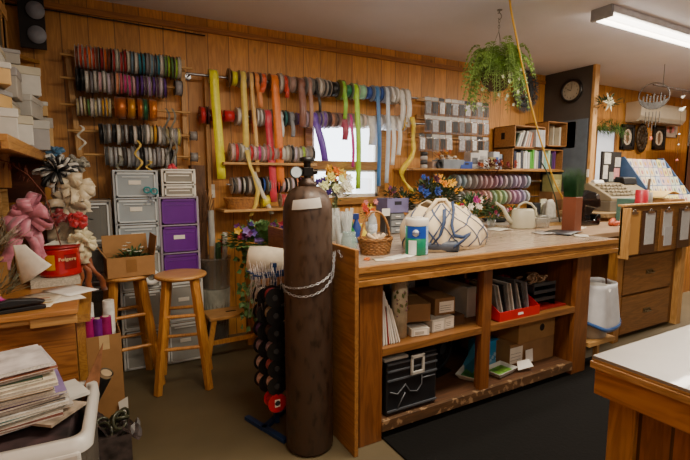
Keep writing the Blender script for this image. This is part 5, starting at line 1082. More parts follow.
m=M(); m.quad((2.42,1.90,S0+.03),(2.49,1.90,S0+.03),(2.50,1.915,S0+.11),(2.43,1.915,S0+.11)); one('paper_sheet',m,WHITE,'white folded note leaning on the wide brown carton','paper',solid=.002)
# ---- waste bin with white bag beyond the counter upright
t=T('waste_bin','white waste bin lined with a white bag with a blue hem','bin',(3.14,1.93,0.2))
t.scale=(1.25,1.1,1.1); m=M(); m.lathe([(.001,0),(.10,0),(.12,.33),(.115,.33),(.095,.006),(.001,.006)],n=24,cap=False); part('bin',m,mat('#c4c0b8',.5),t)
m=M(); m.grid(lambda u,v:V(((.125+.035*v+.012*math.sin(u*38)+.02*math.sin(u*15))*math.cos(2*PI*u)*1.05,(.125+.03*v+.012*math.sin(u*31))*math.sin(2*PI*u),.36-.24*v*(1+.25*math.sin(u*9+1)))),60,10); part('liner',m,mat('#c8c8cc',.35,0,.1,14,alpha=.85),t,solid=.001)
m=M(); m.grid(lambda u,v:V(((.163+.012*math.sin(u*38)+.02*math.sin(u*15))*math.cos(2*PI*u)*1.05,(.158+.012*math.sin(u*31))*math.sin(2*PI*u),.36-.24*(.93+.09*v)*(1+.25*math.sin(u*9+1)))),60,2); part('hem',m,mat('#3a5f9a',.4),t,solid=.001)
m=M(); m.box(2.95,3.26,1.80,2.08,.17,.198); BSH=one('low_board',m,LITEX,'low pale wooden board under the waste bin','shelf')
for x in(2.94,3.14): m=M(); m.box(x,x+.03,1.86,1.89,0,.17); part('leg',m,LITEZ,BSH,world=True)
m=M(); m.box(2.98,3.20,2.2,2.23,0,.72); one('wood_panel',m,OAKZ,'upright tan board standing behind the waste bin','board')
# ================= back wall: hook packets, shelves, books, spools, wreath, fern
# three racks of small clear packets
def packet(x,y,z,w,h,kind,label,group):
    t=T('hanging_packet',label,'packet',(x,y,z),rnd(-.15,.15),group)
    m=M(); m.box(-w/2,w/2,-.001,.001,-.03,0); part('header_card',m,mat(random.choice(['#c8c6c2','#b8b6b4','#2a2a2c','#d0ccc4']),.5),t)
    m=M(); m.grid(lambda u,v:((u-.5)*w,-.012*math.sin(PI*u)*math.sin(PI*min(1,v*1.1)),-.03-(h-.03)*v),6,5); part('bag',m,mat('#b8bcc2',.15,.2,.35,60,alpha=.45),t)
    m=M()
    for k in range(7): xx=(k-3)*w*.12; m.bar((xx,-.014,-.045),(xx+rnd(-.005,.005),-.016,-h*.9),.007,.003,(0,1,0))
    part('contents',m,mat(kind,.4,0,.3,40),t)
    return t
cols=['#8a8c90','#0c0c0e','#f0f0f0','#2a2a2e','#c8c8cc','#101012','#f4f0ea','#3a3a3e']
for ri,(zt,py0,x0,x1,n) in enumerate(((2.165,95,422,486,10),(1.985,114,422,486,10),(1.80,132,416,486,11))):
    t=T('packet_rack',['top','middle','bottom'][ri]+' wooden strip holding clear packets on the back wall','rack',(3.35,3.70,zt)); 
    xa=PX(x0,3.66,zt);xb=PX(x1,3.66,zt); m=M(); m.box(xa-.02,xb+.02,3.72,WY,zt-.03,zt+.01); part('strip',m,LITEX,t,world=True)
    for i in range(n):
        x=xa+(xb-xa)*(i+.5)/n
        if ri==2 and i in(5,): continue
        m=M(); m.cyl((x,3.60,zt),(x,3.73,zt),.0025,n=6); part('hook',m,STEEL,t,world=True)
        packet(x,3.62,zt-.004,(xb-xa)/n*.9,rnd(.165,.18),cols[(i*3+ri)%8],f"{['grey','black','clear','dark','silver','jet','white','smoky'][(i*3+ri)%8]} clear packet, {ORD[i]} from the left on the {['top','middle','bottom'][ri]} strip",'hanging packets on the wall strips')
# long shelf
SZ=1.445
shelf(2.62,4.87,3.42,SZ,'long wooden shelf with books and crates right of the window',OAKX)
shelf(2.55,3.35,3.3,.905+.02,'wall workbench shelf beyond the counter behind the flowers',OAKX)
# workbench along back wall right with drawers
t=T('workbench','wooden workbench with a drawer along the back wall','workbench',(4.0,3.5,0)); m=M(); m.box(3.30,4.86,3.22,WY-.005,.86,.89); part('top',m,mat('#8f8578',.5,0,.1),t,world=True); m=M(); m.box(3.30,4.86,3.225,3.25,.76,.86); part('apron',m,LITEX,t,world=True)
m=M(); m.box(3.42,3.9,3.215,3.226,.77,.85); d=part('drawer',m,LITEX,t,world=True,bevel=.002); m=M(); m.cyl((3.66,3.19,.81),(3.66,3.215,.81),.012,n=12); part('knob',m,STEEL,d,world=True)
for x in(3.32,4.8): m=M(); m.box(x,x+.05,3.25,3.3,0,.86); part('leg',m,OAKZ,t,world=True)
m=M(); m.box(3.32,4.85,3.6,3.72,0,.76); part('back_board',m,wood('#5a3a20','#3f2814','x',.6),t,world=True)
# crates with books
def opencrate(x0,x1,y0,y1,z0,h,label,mt=None):
    mt=mt or wood('#b5834c','#8a5c2c','x',.6,1.3); t=T('wooden_crate',label,'crate',((x0+x1)/2,(y0+y1)/2,z0)); k=.012; m=M()
    m.box(x0,x1,y0,y1,z0,z0+k); m.box(x0,x1,y0,y1,z0+h-k,z0+h); m.box(x0,x0+k,y0,y1,z0,z0+h); m.box(x1-k,x1,y0,y1,z0,z0+h); m.box(x0,x1,y1-k,y1,z0,z0+h); part('frame',m,mt,t,world=True,bevel=.002)
    m=M(); m.box(x0-.001,x0+.0005,(y0+y1)/2-.01,(y0+y1)/2+.04,z0+h*.4,z0+h*.7); part('hand_hole',m,mat('#1a1008',.9),t,world=True)
    return t
opencrate(4.0,4.50,3.42,3.72,SZ+.24,.24,'wooden crate of leaning booklets, upper left above the long shelf')
opencrate(4.52,4.86,3.40,3.72,SZ+.27,.28,'taller wooden crate holding a framed panel beside the partition')
opencrate(4.0,4.86,3.44,3.72,SZ+.0,.238,'wide wooden crate of books standing on the long shelf')
def book(x,y,z,th,h,d,c,label,group,lean=0):
    t=T('book',label,'book',(x,y,z),0,group,rot=(0,R(lean),0)); m=M(); m.box(0,th,-d/2,d/2,0,.0015 ) if False else None
    m.box(0,.002,-d/2,d/2,0,h); m.box(th-.002,th,-d/2,d/2,0,h); m.box(0,th,-d/2-.0015,-d/2,0,h); part('cover',m,mat(c,.45,0,.1,20),t); m=M(); m.box(.002,th-.002,-d/2,d/2-.004,.003,h-.003); part('pages',m,PAPER,t); return t
BK_=[('#28304a','navy'),('#c8c0b0','ivory'),('#d8d4cc','white'),('#3a3f4a','slate'),('#d0ccc0','cream'),('#d8d8d4','pale'),('#c8c4bc','grey-white'),('#4f9a30','bright green'),('#58a838','lime green'),('#cfc9bd','beige'),('#a8a49c','grey'),('#2c3a5a','dark blue'),('#1f2430','black'),('#c8c4bc','off-white'),('#7fb0a0','aqua'),('#8fb8a8','mint'),('#b8c8a0','pale green'),('#3a4a42','dark green'),('#4a2a5a','violet'),('#5a2f6a','purple')]
x=4.03
for i,(c,nm) in enumerate(BK_):
    th=rnd(.022,.036)
    if x+th>4.83: break
    book(x+.008,3.52,SZ+.0125,th,rnd(.17,.215),.15,c,f"{nm} book, {ORD[i]} from the left in the wide crate",'books in the wide crate',rnd(-4,-1) if i<9 else 0); x+=th+.007
for i,(c,nm) in enumerate((('#2a4030','dark green'),('#d8d4cc','white'),('#c8c4b8','cream'),('#3a3030','dark brown'),('#d0ccc4','pale grey'),('#c8a088','salmon'),('#b8b0a4','stone'),('#c07858','terracotta'))):
    book(4.02+i*.036,3.50,SZ+.254,.022,rnd(.16,.19),.13,c,f"{nm} booklet, {ORD[i]} from the left leaning in the upper left crate",'booklets in the upper left crate',24-(i*1.5))
for i in range(9):
    book(4.325+i*.017,3.46,SZ+.254,.014,.19,.12,['#b8b8b8','#a8acb0','#c4c0bc'][i%3],f"clear-sleeved card pack, {ORD[i]} from the left at the right of the upper left crate",'clear card packs in the upper left crate',-3)
t=T('framed_panel','dark framed panel with a pale border inside the taller crate','frame',(4.66,3.55,SZ+.284)); m=M(); m.box(-.12,.07,-.01,.01,0,.23); part('panel',m,mat('#4a3826',.6),t); m=M(); m.box(.07,.085,-.06,.01,0,.235); m.box(.1,.13,-.12,.05,0,.21); part('edge',m,mat('#c8c0a8',.6),t)
m=M(); m.box(4.865,4.878,3.3,3.42,1.7,2.0) ; one('green_folder',m,mat('#8a9a4a',.6,0,.3,20),'mottled green folder against the partition beside the crates','folder')
# items on long shelf left part
def smallbox(x,y,z,w,d,h,c,label,name='small_box',lab=None,rz=0):
    t=T(name,label,'box',(x,y,z),rz); m=M(); m.box(-w/2,w/2,-d/2,d/2,0,h); part('body',m,mat(c,.5,0,.12,20),t,bevel=.003); m=M(); m.box(-w*.35,w*.35,-d/2-.001,-d/2-.0002,h*.3,h*.7); part('front_print',m,mat(lab or '#8a8a90',.5,0,.4,50),t); return t
for a in ((3.50,3.55,.12,.1,.17,'#c4c0bc','tall white box with a black and white printed face on the long shelf','#5a5a5e'),(3.64,3.57,.13,.1,.20,'#d0ccc4','white carton stack left of the photo frame on the long shelf','#a8a4a0'),(3.60,3.47,.09,.08,.10,'#bcb8b4','grey-white box in front of the white carton','#e0ddd8'),(3.84,3.58,.09,.12,.19,'#c8ccd4','white and blue packet pile left of the book crate','#2a5aa0'),(3.93,3.6,.07,.1,.17,'#a8b8c8','blue printed box touching the book crate','#2a4a8a'),(3.75,3.5,.10,.02,.13,'#8a7a4a','small olive framed picture on the long shelf','#a89a68')):
    smallbox(a[0],a[1],SZ+.001,a[2],a[3],a[4],a[5],a[6],lab=a[7])
t=T('plastic_bin','clear plastic bin of shells and trimmings on the long shelf','bin',(3.15,3.52,SZ)); m=M(); m.add([(-.12,-.07,.002),(.12,-.07,.002),(.12,.07,.002),(-.12,.07,.002),(-.14,-.09,.09),(.14,-.09,.09),(.14,.09,.09),(-.14,.09,.09)],[(0,1,2,3),(0,4,5,1),(1,5,6,2),(2,6,7,3),(3,7,4,0)],False); part('body',m,mat('#a8b4c0',.2,0,.1,alpha=.5),t,solid=.003)
m=M()
for k in range(30): m.sph((rnd(-.11,.11),rnd(-.06,.06),.05+rnd(0,.08)),(rnd(.015,.03),.018,.014),8,5)
part('contents',m,mat('#c8b8a4',.7,0,.3,20),t,kind='stuff')
crate(3.33,3.50,SZ,.16,.12,.075,'#2c4a9a','blue plastic crate on the long shelf right of the clear bin')
smallbox(2.98,3.55,SZ+.001,.12,.12,.07,'#b89a86','flesh pink box left of the clear bin on the long shelf')
t=T('candle_jar','stack of small white jars on the long shelf under the packets','jars',(2.86,3.55,SZ))
for k in range(4): m=M(); m.lathe([(.001,0),(.035,0),(.036,.035),(.03,.04),(.001,.04)],(0,0,.042*k),n=20); part('jar',m,mat(['#b8b4b0','#4a4a4c','#c8c4c0','#3a3a3c'][k],.3),t)
t.name='jar_stack'; t['label']='stack of four small black and white jars left on the long shelf'
m=M(); m.torus((0,0,.035),.03,.012,(0,1,0),18,8); m.sph((0,0,.07),.02); one('black_ornament',m,BLACK,'small black round ornament beside the jar stack','ornament',loc=(2.99,3.47,SZ+.001))
bouquet('dried_arrangement','burnt orange and red dried leaves hanging over the long shelf edge',(3.62,3.36,SZ-.10),.22,.2,['#9a3a20','#b8622a','#7a1f20'],150,'#6a3018',.05,.02,10,.03,cat='dried plant')
bouquet('dried_arrangement','orange berry stems beside the jar stack on the long shelf',(3.06,3.5,SZ),.10,.2,['#c86a2a','#c8842a'],50,'#8a5a2a',.04,.012,8,.018,cat='dried plant')
# two rows of pastel spools under the long shelf
PS=['#8f9aa4','#7f9098','#a8a09a','#988c88','#9a7f80','#b08a8c','#b88f92','#a07884','#907088','#b09aa0','#8a8088','#9a88a0','#a890a4','#887a8c']
PS2=['#a8a8a4','#989490','#8f7c68','#b88870','#a87468','#b8887a','#c09488','#7f9a74','#a0aa70','#8fa880','#a08c80','#a87c94','#a884a0','#9488a4']
for ri,(z,lst) in enumerate(((1.315,PS),(1.135,PS2))):
    t=T('spool_rod',['upper','lower'][ri]+' thin rod of pastel ribbon rolls under the long shelf','rod',(3.9,3.55,z)); m=M(); m.cyl((3.2,3.55,z),(4.62,3.55,z),.007,n=8); part('bar',m,STEEL,t,world=True)
    for x in(3.2,4.62): m=M(); m.box(x-.006,x+.006,3.54,WY,z-.012,z+.012); part('bracket',m,LITEX,t,world=True)
    for i in range(15):
        x=3.28+i*.076; c=lst[i%14]; r=rnd(.078,.088)
        spool(x,3.55,z,.03,r,c,c,f"pastel ribbon roll, {ORD[i]} from the left on the {['upper','lower'][ri]} rod below the books",'pastel rolls below the books',tilt=rnd(-.06,.06),rim=.985)
# clutter at workbench right end (under books)
smallbox(4.52,3.42,.891,.10,.02,.22,'#c8c4a8','pale yellow grid panel standing on the workbench','grid_panel','#8a8468')
smallbox(4.36,3.42,.891,.12,.1,.18,'#1c1c1e','black speaker-like box on the workbench under the pastel rolls','small_box','#3a3a3c')
smallbox(4.20,3.40,.891,.14,.1,.06,'#7a4a36','low brown carton on the workbench behind the watering can')
bouquet('flower_arrangement','small mixed red and white posies on the workbench behind the watering can',(3.95,3.38,.891),.14,.16,['#a02a3a','#d0c8b8','#c84a2a'],120,'#3f5a30',.05,.018,9,.022)
m=M(); m.lathe([(.001,0),(.10,0),(.14,.03),(.135,.03),(.09,.006),(.001,.006)],n=24); one('black_dish',m,BLACK,'shallow black dish on the workbench behind the watering can','dish',loc=(3.68,3.36,.891))
# wreath
t=T('wreath','grey-green lavender wreath hanging on the back wall below the fern','wreath',P(524,90,y=3.70)); m=M(); m.torus((0,0,0),.13,.03,(0,1,0),24,6)
for i in range(620): a=rnd(0,2*PI); b=rnd(0,2*PI); p=V((math.cos(a)*(.13+.035*math.cos(b)),.03*math.sin(b)-.01,math.sin(a)*(.13+.035*math.cos(b)))); m.leaf(p,(math.cos(a)*math.cos(b)+rnd(-.4,.4),-abs(math.sin(b)),math.sin(a)*math.cos(b)+rnd(-.6,.2)),.055,.010,(0,-1,0))
part('foliage',m,mat('#5a5f62',.8,0,.4,30),t,kind='stuff')
t.scale=(1,1,1.25)
# hanging fern basket
A=P(497,78,y=2.5); hook=V((A.x,A.y,CZ))
t=T('hanging_fern','fern in a hanging basket suspended by chains from the ceiling','hanging plant',A)
m=M(); m.lathe([(.001,-.10),(.06,-.09),(.11,-.03),(.125,.03),(.115,.03),(.1,-.02),(.001,-.05)],n=24); part('basket',m,mat('#4a3a24',.8,0,.4,40,bump=.4),t)
m=M()
for i in range(105):
    a=rnd(0,2*PI); L_=rnd(.14,.30); up=rnd(.08,.26); dr=rnd(.02,.34); pts=[]
    for j in range(11):
        u=j/10; rr=.05+L_*u*(1-.15*u); z=.02+up*math.sin(PI*min(1,u*.9))*1.0-dr*u*u; pts.append(V((math.cos(a)*rr*.9,math.sin(a)*rr*.9,z)))
    m.tube(pts,.0015,3)
    sd=V((-math.sin(a),math.cos(a),0))
    for j in range(1,11):
        for q in(0,.5):
            u=pts[j-1].lerp(pts[j],q)
            for s in(-1,1): m.leaf(u,sd*s+V((0,0,rnd(-.5,.2)))+(pts[j]-pts[j-1]).normalized()*.5,rnd(.04,.062)*(1.15-j*.06),.017)
part('fronds',m,mat('#86a650',.5,0,.45,9),t,kind='stuff')
m=M()
for i in range(24):
    a=rnd(0,2*PI); rr=rnd(.12,.2); z=rnd(-.22,.08); p=V((math.cos(a)*rr,math.sin(a)*rr,z)); 
    for k in range(5): b=k*1.26; m.leaf(p,(math.cos(b),-.4,math.sin(b)),.02,.012,(0,-1,0))
part('pale_blossoms',m,mat('#a8ac8a',.6),t,kind='stuff')
m=M()
for k in range(3): a=k*2.1; m.tube([(math.cos(a)*.12,math.sin(a)*.12,.03),(0,0,.34)],.0018,4)
chain(m,[V((0,0,.34)),V((0,0,CZ-A.z-.07))],.014,.0022); part('chain',m,mat('#6a6a6c',.4,.7),t)
m=M(); m.torus((0,0,CZ-A.z-.045),.022,.004,(0,1,0),16,6,-.5*PI,.9*PI); m.cyl((0,0,CZ-A.z-.025),(0,0,CZ-A.z),.004,n=8); m.cyl((0,0,CZ-A.z-.006),(0,0,CZ-A.z-.0005),.02,n=14); part('ceiling_hook',m,mat('#8a8a8c',.4,.5),t)
# back-counter clutter between window and flowers
# ================= right: partition face, clock, drawer cabinet, register, cards
# clock on the partition (faces -X)
c=P(572,91,x=4.88)
t=T('wall_clock','round black wall clock with a cream dial on the dark partition','clock',(4.879,c.y,c.z),-PI/2)
m=M(); m.lathe([(.001,0),(.135,0),(.14,.012),(.135,.03),(.115,.035),(.105,.02)],(0,0,0),(0,-1,0),40,cap=False); part('case',m,mat('#15120f',.35),t)
m=M(); m.lathe([(.001,.017),(.106,.017)],(0,0,0),(0,-1,0),40,cap=False); part('dial',m,mat('#b8b09a',.5),t)
m=M(); m.bar((0,-.019,0),(-.045,-.019,.022),.006,.001,(0,1,0)); m.bar((0,-.0195,0),(.01,-.0195,.078),.004,.001,(0,1,0)); part('hands',m,BLACK,t)
for i in range(12):
    a=PI/2-(i+1)*PI/6; text(str(i+1),.026,BLACK,t,(math.cos(a)*.082,-.0185,math.sin(a)*.082),(PI/2,0,0),'numeral')
# poinsettia on post
c=P(597,102,y=3.05); t=T('silk_flower','white silk lily with green leaves fixed to the wooden post','flower',(4.93,3.055,c.z)); 
for ring,(n,l) in enumerate(((6,.12),(6,.08))):
    m=M()
    for k in range(n): a=k*2*PI/n+ring*.5; m.leaf((0,-.03-.01*ring,0),(math.cos(a),-.5-.4*ring,math.sin(a)),l,.045,(0,-1,0),.5)
    part('petals',m,mat('#cfc8a8',.6),t)
m=M(); leaves(m,(0,-.02,-.02),.13,60,.08,.02); part('foliage',m,mat('#3a4a24',.6,0,.4),t)
t.location.x=4.97
# thermostat / white phone on post
m=M(); m.box(4.862,4.869,3.108,3.135,1.36,1.45); one('wall_switch',m,WHITE,'small white wall switch on the wooden post','switch',bevel=.002)
m=M(); m.tube([P(540,118,x=4.85)+V((-.3,0,0)),P(560,160,x=4.6),P(572,205,x=4.3)],.004); 
# garland on door frame top
a=P(595,128,y=3.62); b=P(622,131,y=3.62); t=T('garland','green pine garland draped over the doorway','garland',a); m=M()
for i in range(420): u=rnd(0,1); p=V(((b.x-a.x)*u*1.05,rnd(-.06,.02),.03*math.sin(u*PI)-.12*max(0,u-.8)*3+rnd(-.05,.05))); m.leaf(p,(rnd(-.6,1),rnd(-.6,.2),rnd(-.7,.5)),.10,.010)
part('foliage',m,mat('#4a6f2c',.6,0,.4,15),t,kind='stuff')
# AC unit
a=P(627,98,y=3.74);b=P(681,119,y=3.6)
t=T('air_conditioner','white wall-mounted air conditioner above the card rack','air conditioner',((a.x+b.x)/2,WY,2.27)); w=b.x-a.x
m=M(); m.prism([(0,-.13),(-.16,-.13),(-.22,-.06),(-.22,.10),(-.18,.145),(0,.145)],-w/2,w,X(((0,0,1,0),(1,0,0,0),(0,1,0,0),(0,0,0,1)))); part('housing',m,mat('#d6cab2',.45,var=.03),t,bevel=.012)
m=M(); m.box(-w/2+.05,w/2-.05,-.205,-.17,-.125,-.11); part('louver',m,mat('#8f8474',.5),t)
# frames and oval wreath on the far wall
def wallframe(px0,py0,px1,py1,label,c='#c8b8a0',fc='#15100c',name='picture_frame',oval=True,y=3.74):
    a=P(px0,py0,y=y);b=P(px1,py1,y=y); w=b.x-a.x;h=a.z-b.z; t=T(name,label,'frame',((a.x+b.x)/2,y,b.z)); m=M(); k=.05
    m.box(-w/2,-w/2+k,-.03,0,0,h); m.box(w/2-k,w/2,-.03,0,0,h); m.box(-w/2,w/2,-.03,0,0,k); m.box(-w/2,w/2,-.03,0,h-k,h); m.box(-w/2,w/2,-.012,0,0,h); part('frame',m,mat(fc,.5),t,bevel=.006)
    m=M(); m.lathe([(.001,0),(1,0)],(0,-.014,h/2),(0,-1,0),28,cap=False,sx=(h/2-k*1.3),sy=(w/2-k*1.1)) if False else [m.add([((w/2-k*1.2)*math.cos(q),-.014,h/2+(h/2-k*1.3)*math.sin(q)) for q in [2*PI*i/28 for i in range(28)]],[list(range(28))],False)]
    p=part('picture',m,mat(c,.6,0,.35,30),t)
    m=M(); m.add([((w*.12)*math.cos(q),-.0145,h/2+(h*.26)*math.sin(q)) for q in [2*PI*i/20 for i in range(20)]],[list(range(20))],False); m.box(-.008,.008,-.0165,-.015,h*.3,h*.72); m.box(-.05,.05,-.0165,-.015,h*.55,h*.575) if 'cross' in label else None
    part('motif',m,mat('#7a5a40',.6,0,.3,30),p); return t
wallframe(621,124,632,150,'dark framed oval picture left of the round metal wreath')
wallframe(653,126,663,150,'dark framed picture with a cross on the far wall')
wallframe(664,120,675,138,'small pale floral picture near the air conditioner',c='#c87a7a',fc='#b8a898')
a=P(642,138,y=3.7); t=T('metal_wreath','dark openwork oval metal ornament between the two dark frames','ornament',a); m=M()
for k,rr in enumerate((.13,.09,.05)): m.torus((0,0,0),rr,.012,(0,1,0),24)
for k in range(16): q=k*PI/8; m.sph((math.cos(q)*.11,0,math.sin(q)*.11),.026,6,4); m.tube([(0,0,0),(math.cos(q)*.12,0,math.sin(q)*.12)],.005,4)
part('scrollwork',m,mat('#3a2a16',.5,.4,.4,20),t); t.scale=(1,1,1.5)
# rod with wind chimes
a=P(650,78,y=2.75);b=P(694,67,y=2.1)
t=T('chime_rod','thin dark rod hung from the ceiling carrying wind chimes','rod',a); m=M(); m.cyl((5.35,2.75,2.36),(5.35+1.4,2.75,2.36),.008,n=8); part('bar',m,mat('#3a3230',.4,.5),t,world=True)
for x in(5.55,6.3): m=M(); m.cyl((x,2.75,2.36),(x,2.75,CZ),.003,n=6); part('hanger',m,mat('#3a3230',.4),t,world=True)
c=P(654,96,y=2.75); IR=mat('#3f3b37',.5,.2,.3,20)
t=T('wind_chime','round dark metal wind chime with cut-out figures and hanging rods','wind chime',(c.x,2.75,c.z),R(-58)); t.scale=(.8,.8,.8); m=M()
m.torus((0,0,0),.175,.007,(0,1,0),40); m.grid(lambda u,v:V((.17*math.cos(PI+PI*u)*(1-v*.0),0,.17*math.sin(PI+PI*u)*(1-v*.5)-.0)),20,2); 
for k in range(7): x=-.12+.04*k; m.box(x-.009,x+.009,-.002,.002,-.09,-.09+.07+.03*(k%2)); m.sph((x,0,-.01+.03*(k%2)),(.014,.004,.016),8,5)
part('disc',m,IR,t)
m=M(); m.tube([(0,0,.175),(0,0,(2.36-c.z)/.8)],.002,4); part('cord',m,BLACK,t)
for k in range(5):
    x=-.08+.04*k; L_=.16+.05*(2-abs(k-2)); m=M(); m.cyl((x,0,-.16),(x,0,-.16-.05),.0015,n=4); m.cyl((x,0,-.21),(x,0,-.21-L_),.006,n=8); part('chime_tube',m,IR,t)
m=M(); m.cyl((0,0,-.16),(0,0,-.55),.0015,n=4); m.sph((0,0,-.57),(.02,.008,.03),10,6); part('wind_catcher',m,mat('#c86a50',.3),t)
t=T('glass_sun_catcher','white dove sun catcher strand hanging right of the metal wind chime','sun catcher',(5.98,2.75,2.36),R(-55)); m=M(); m.cyl((0,0,0),(0,0,-.95),.0015,n=4); part('strand',m,BLACK,t)
for k,(z,s) in enumerate(((-.08,.018),(-.22,.028),(-.50,.012),(-.62,.011),(-.80,.016))): m=M(); m.sph((0,0,z),(s,.01,s*.8),10,6); (m.leaf((0,0,z),(1,0,.8),s*2.2,s,(0,-1,0)) if k<2 else 0); part('glass_piece',m,mat('#d8d6d0' if k!=4 else '#b06060',.3),t)
t=T('wind_chime','bamboo-coloured tubular wind chime at the right edge of the view','wind chime',(6.35,2.75,2.36)); m=M(); m.lathe([(.001,-.1),(.07,-.1),(.07,-.12),(.001,-.12)],n=20); m.tube([(0,0,0),(0,0,-.1)],.002,4); part('top_disc',m,IR,t)
for k in range(6): a=k*PI/3; m=M(); m.cyl((.055*math.cos(a),.055*math.sin(a),-.15),(.055*math.cos(a),.055*math.sin(a),-.5-.06*k),.011,n=8); m.cyl((.055*math.cos(a),.055*math.sin(a),-.12),(.055*math.cos(a),.055*math.sin(a),-.15),.001,n=4); part('chime_tube',m,mat('#4f4740',.4,.3),t)
# card rack
a=P(643,158,y=2.9); b=P(679,195,y=2.9)
t=T('card_rack','blue tiered rack full of greeting cards behind the cash register','card rack',((a.x+b.x)/2-.1,3.0,1.001)); w=b.x-a.x-.05
t.scale=(1,1,1.2)
m=M(); m.prism([(-.35,0),(.12,0),(.12,.50),(.06,.50),(-.35,.04)],-w/2-.02,.02,X(((0,0,1,0),(1,0,0,0),(0,1,0,0),(0,0,0,1)))); m.prism([(-.35,0),(.12,0),(.12,.50),(.06,.50),(-.35,.04)],w/2,.02,X(((0,0,1,0),(1,0,0,0),(0,1,0,0),(0,0,0,1)))); m.add([(-w/2,-.35,.02),(w/2,-.35,.02),(w/2,.08,.48),(-w/2,.08,.48)],[(0,1,2,3)],False)
part('rack',m,mat('#3f5a80',.5),t)
for r_ in range(5):
    for q in range(8):
        y=-.33+.082*r_; z=.03+.088*r_; x=-w/2+w*(q+.5)/8; h=.125
        cc=random.choice(['#d8d0b8','#c8b89a','#b8c0a8','#d0c4a8','#c8a8a0','#a8b0c0','#d8c878','#c8c4bc','#b898a8'])
        k=T('greeting_card',f"{ {'#d8d0b8':'cream','#c8b89a':'tan','#b8c0a8':'sage','#d0c4a8':'buff','#c8a8a0':'rose','#a8b0c0':'blue-grey','#d8c878':'yellow','#c8c4bc':'grey','#b898a8':'mauve'}[cc]} greeting card, {ORD[q]} from the left in row {['one','two','three','four','five'][r_]} from the bottom",'card',t.location+V((x,y,z*1.2)),0,'greeting cards in the blue rack',rot=(R(-20),0,rnd(-.04,.04)))
        m=M(); m.box(-w/18,w/18,-.0015,.0015,0,h); part('card',m,mat(cc,.6,0,.1,20),k); m=M(); m.sph((0,-.002,h*.55),(w/40,.001,h*.22),8,5); part('print',m,mat(random.choice(['#8a6a50','#6a7a5a','#a86a6a','#6a6a8a','#c8a050']),.6),k)
# counter for the register
t=T('sales_counter','wooden sales counter carrying the cash register and cards','counter',(5.2,2.8,0)); m=M(); m.box(4.35,6.9,2.56,3.095,.96,1.0); part('top',m,wood('#b09468','#7d5f3c','x',.4,.8),t,world=True,bevel=.004); m=M(); m.box(4.4,6.85,2.58,2.60,0,.96); part('front_panel',m,wood('#a86f33','#7d4a1c','z',.45,1,plank=(0,.12)),t,world=True); m=M(); m.box(4.4,4.42,2.60,3.08,0,.96); part('side_panel',m,OAKZ,t,world=True)
# cash register
a=P(600,205,z=.95)
t=T('cash_register','beige cash register with a sloping keyboard','cash register',(5.0,2.86,1.001),R(-14))
t.scale=(1.25,1.1,1.2); RG=mat('#857860',.5,var=.04)
m=M(); m.box(-.26,.26,-.22,.20,0,.09); part('cash_drawer',m,mat('#6a6052',.5),t,bevel=.006)
m=M(); m.prism([(-.22,.09),(.2,.09),(.2,.22),(.08,.25),(-.22,.12)],-.25,.5,X(((0,0,1,0),(1,0,0,0),(0,1,0,0),(0,0,0,1)))); part('body',m,RG,t,bevel=.008)
m=M(); 
for i in range(7):
    for j in range(4): y=-.19+.06*j; x=-.21+.04*i; z=.135+.13*(y+.22)/.3*1.0; m.box(x,x+.028,y,y+.04,z,z+.012)
part('keys',m,mat('#a89c84',.5,0,.4,30),t)
m=M(); m.prism([(.02,.0),(.15,.0),(.14,.07),(.04,.06)],.10-.0,.14,X.Translation((0,0,.235))@X(((0,0,1,0),(1,0,0,0),(0,1,0,0),(0,0,0,1)))); part('display',m,mat('#141416',.3),t,bevel=.004)
m=M(); m.cyl((-.18,.1,.245),(-.08,.1,.245),.03,n=18); part('paper_roll',m,WHITE,t)
# pin board with photos behind register
t=T('photo_board','black pin board with small photos left of the cash register','board',(5.24,3.06,1.001))
t.scale=(1.1,1,1.55); m=M(); m.box(-.20,.14,0,.02,.0,.42); part('board',m,BLACK,t)
for i,(x,z,w,h,c) in enumerate(((-.17,.22,.08,.1,'#b8b4ac'),(-.16,.33,.11,.08,'#c8c4ba'),(-.06,.2,.08,.07,'#8a8a80'),(.02,.22,.10,.08,'#b87a78'),(.03,.31,.1,.07,'#a8a49c'),(-.17,.06,.09,.12,'#c8c4bc'),(.02,.06,.1,.1,'#aaa69c'))): m=M(); m.box(x,x+w,-.002,0,z,z+h); part('photo',m,mat(c,.5,0,.25,40),t)
m=M(); m.box(-.09,.09,-.001,.001,0,.18); one('notepad_sheet',m,WHITE,'white sheet standing on edge left of the photo board','paper',loc=(4.74,2.99,1.001),rz=.1,rot=(R(-8),0,.1))
t=T('letter_rack','small black letter rack with envelopes beside the register','rack',(5.58,3.02,1.001)); m=M(); 
for k in range(3): m.box(-.14,.14,-.06+.05*k,-.055+.05*k,0,.12+.08*k)
m.box(-.14,.14,-.06,.06,0,.01); part('dividers',m,BLACK,t)
for k in range(5):
    kk=one('envelope',M().box(-.05,.05,-.001,.001,0,rnd(.2,.3)),mat(['#c8c4bc','#b8b0a4','#d0ccc4','#a8a8a4','#c4b8a0'][k],.6),f"{['grey-white','tan','white','grey','buff'][k]} envelope, {ORD[k]} from the left in the black letter rack",'envelope',loc=(5.47+.05*k,2.985+.05*(k%2),1.013),rot=(0,R(rnd(-12,12)),0),group='envelopes in the letter rack')
# plant in doorway
bouquet('potted_plant','small leafy plant in front of the bright doorway',(5.46,2.95,1.001),.09,.32,['#b8b8a0'],50,'#4a5a3a',.07,.02,2,.02,cat='plant')
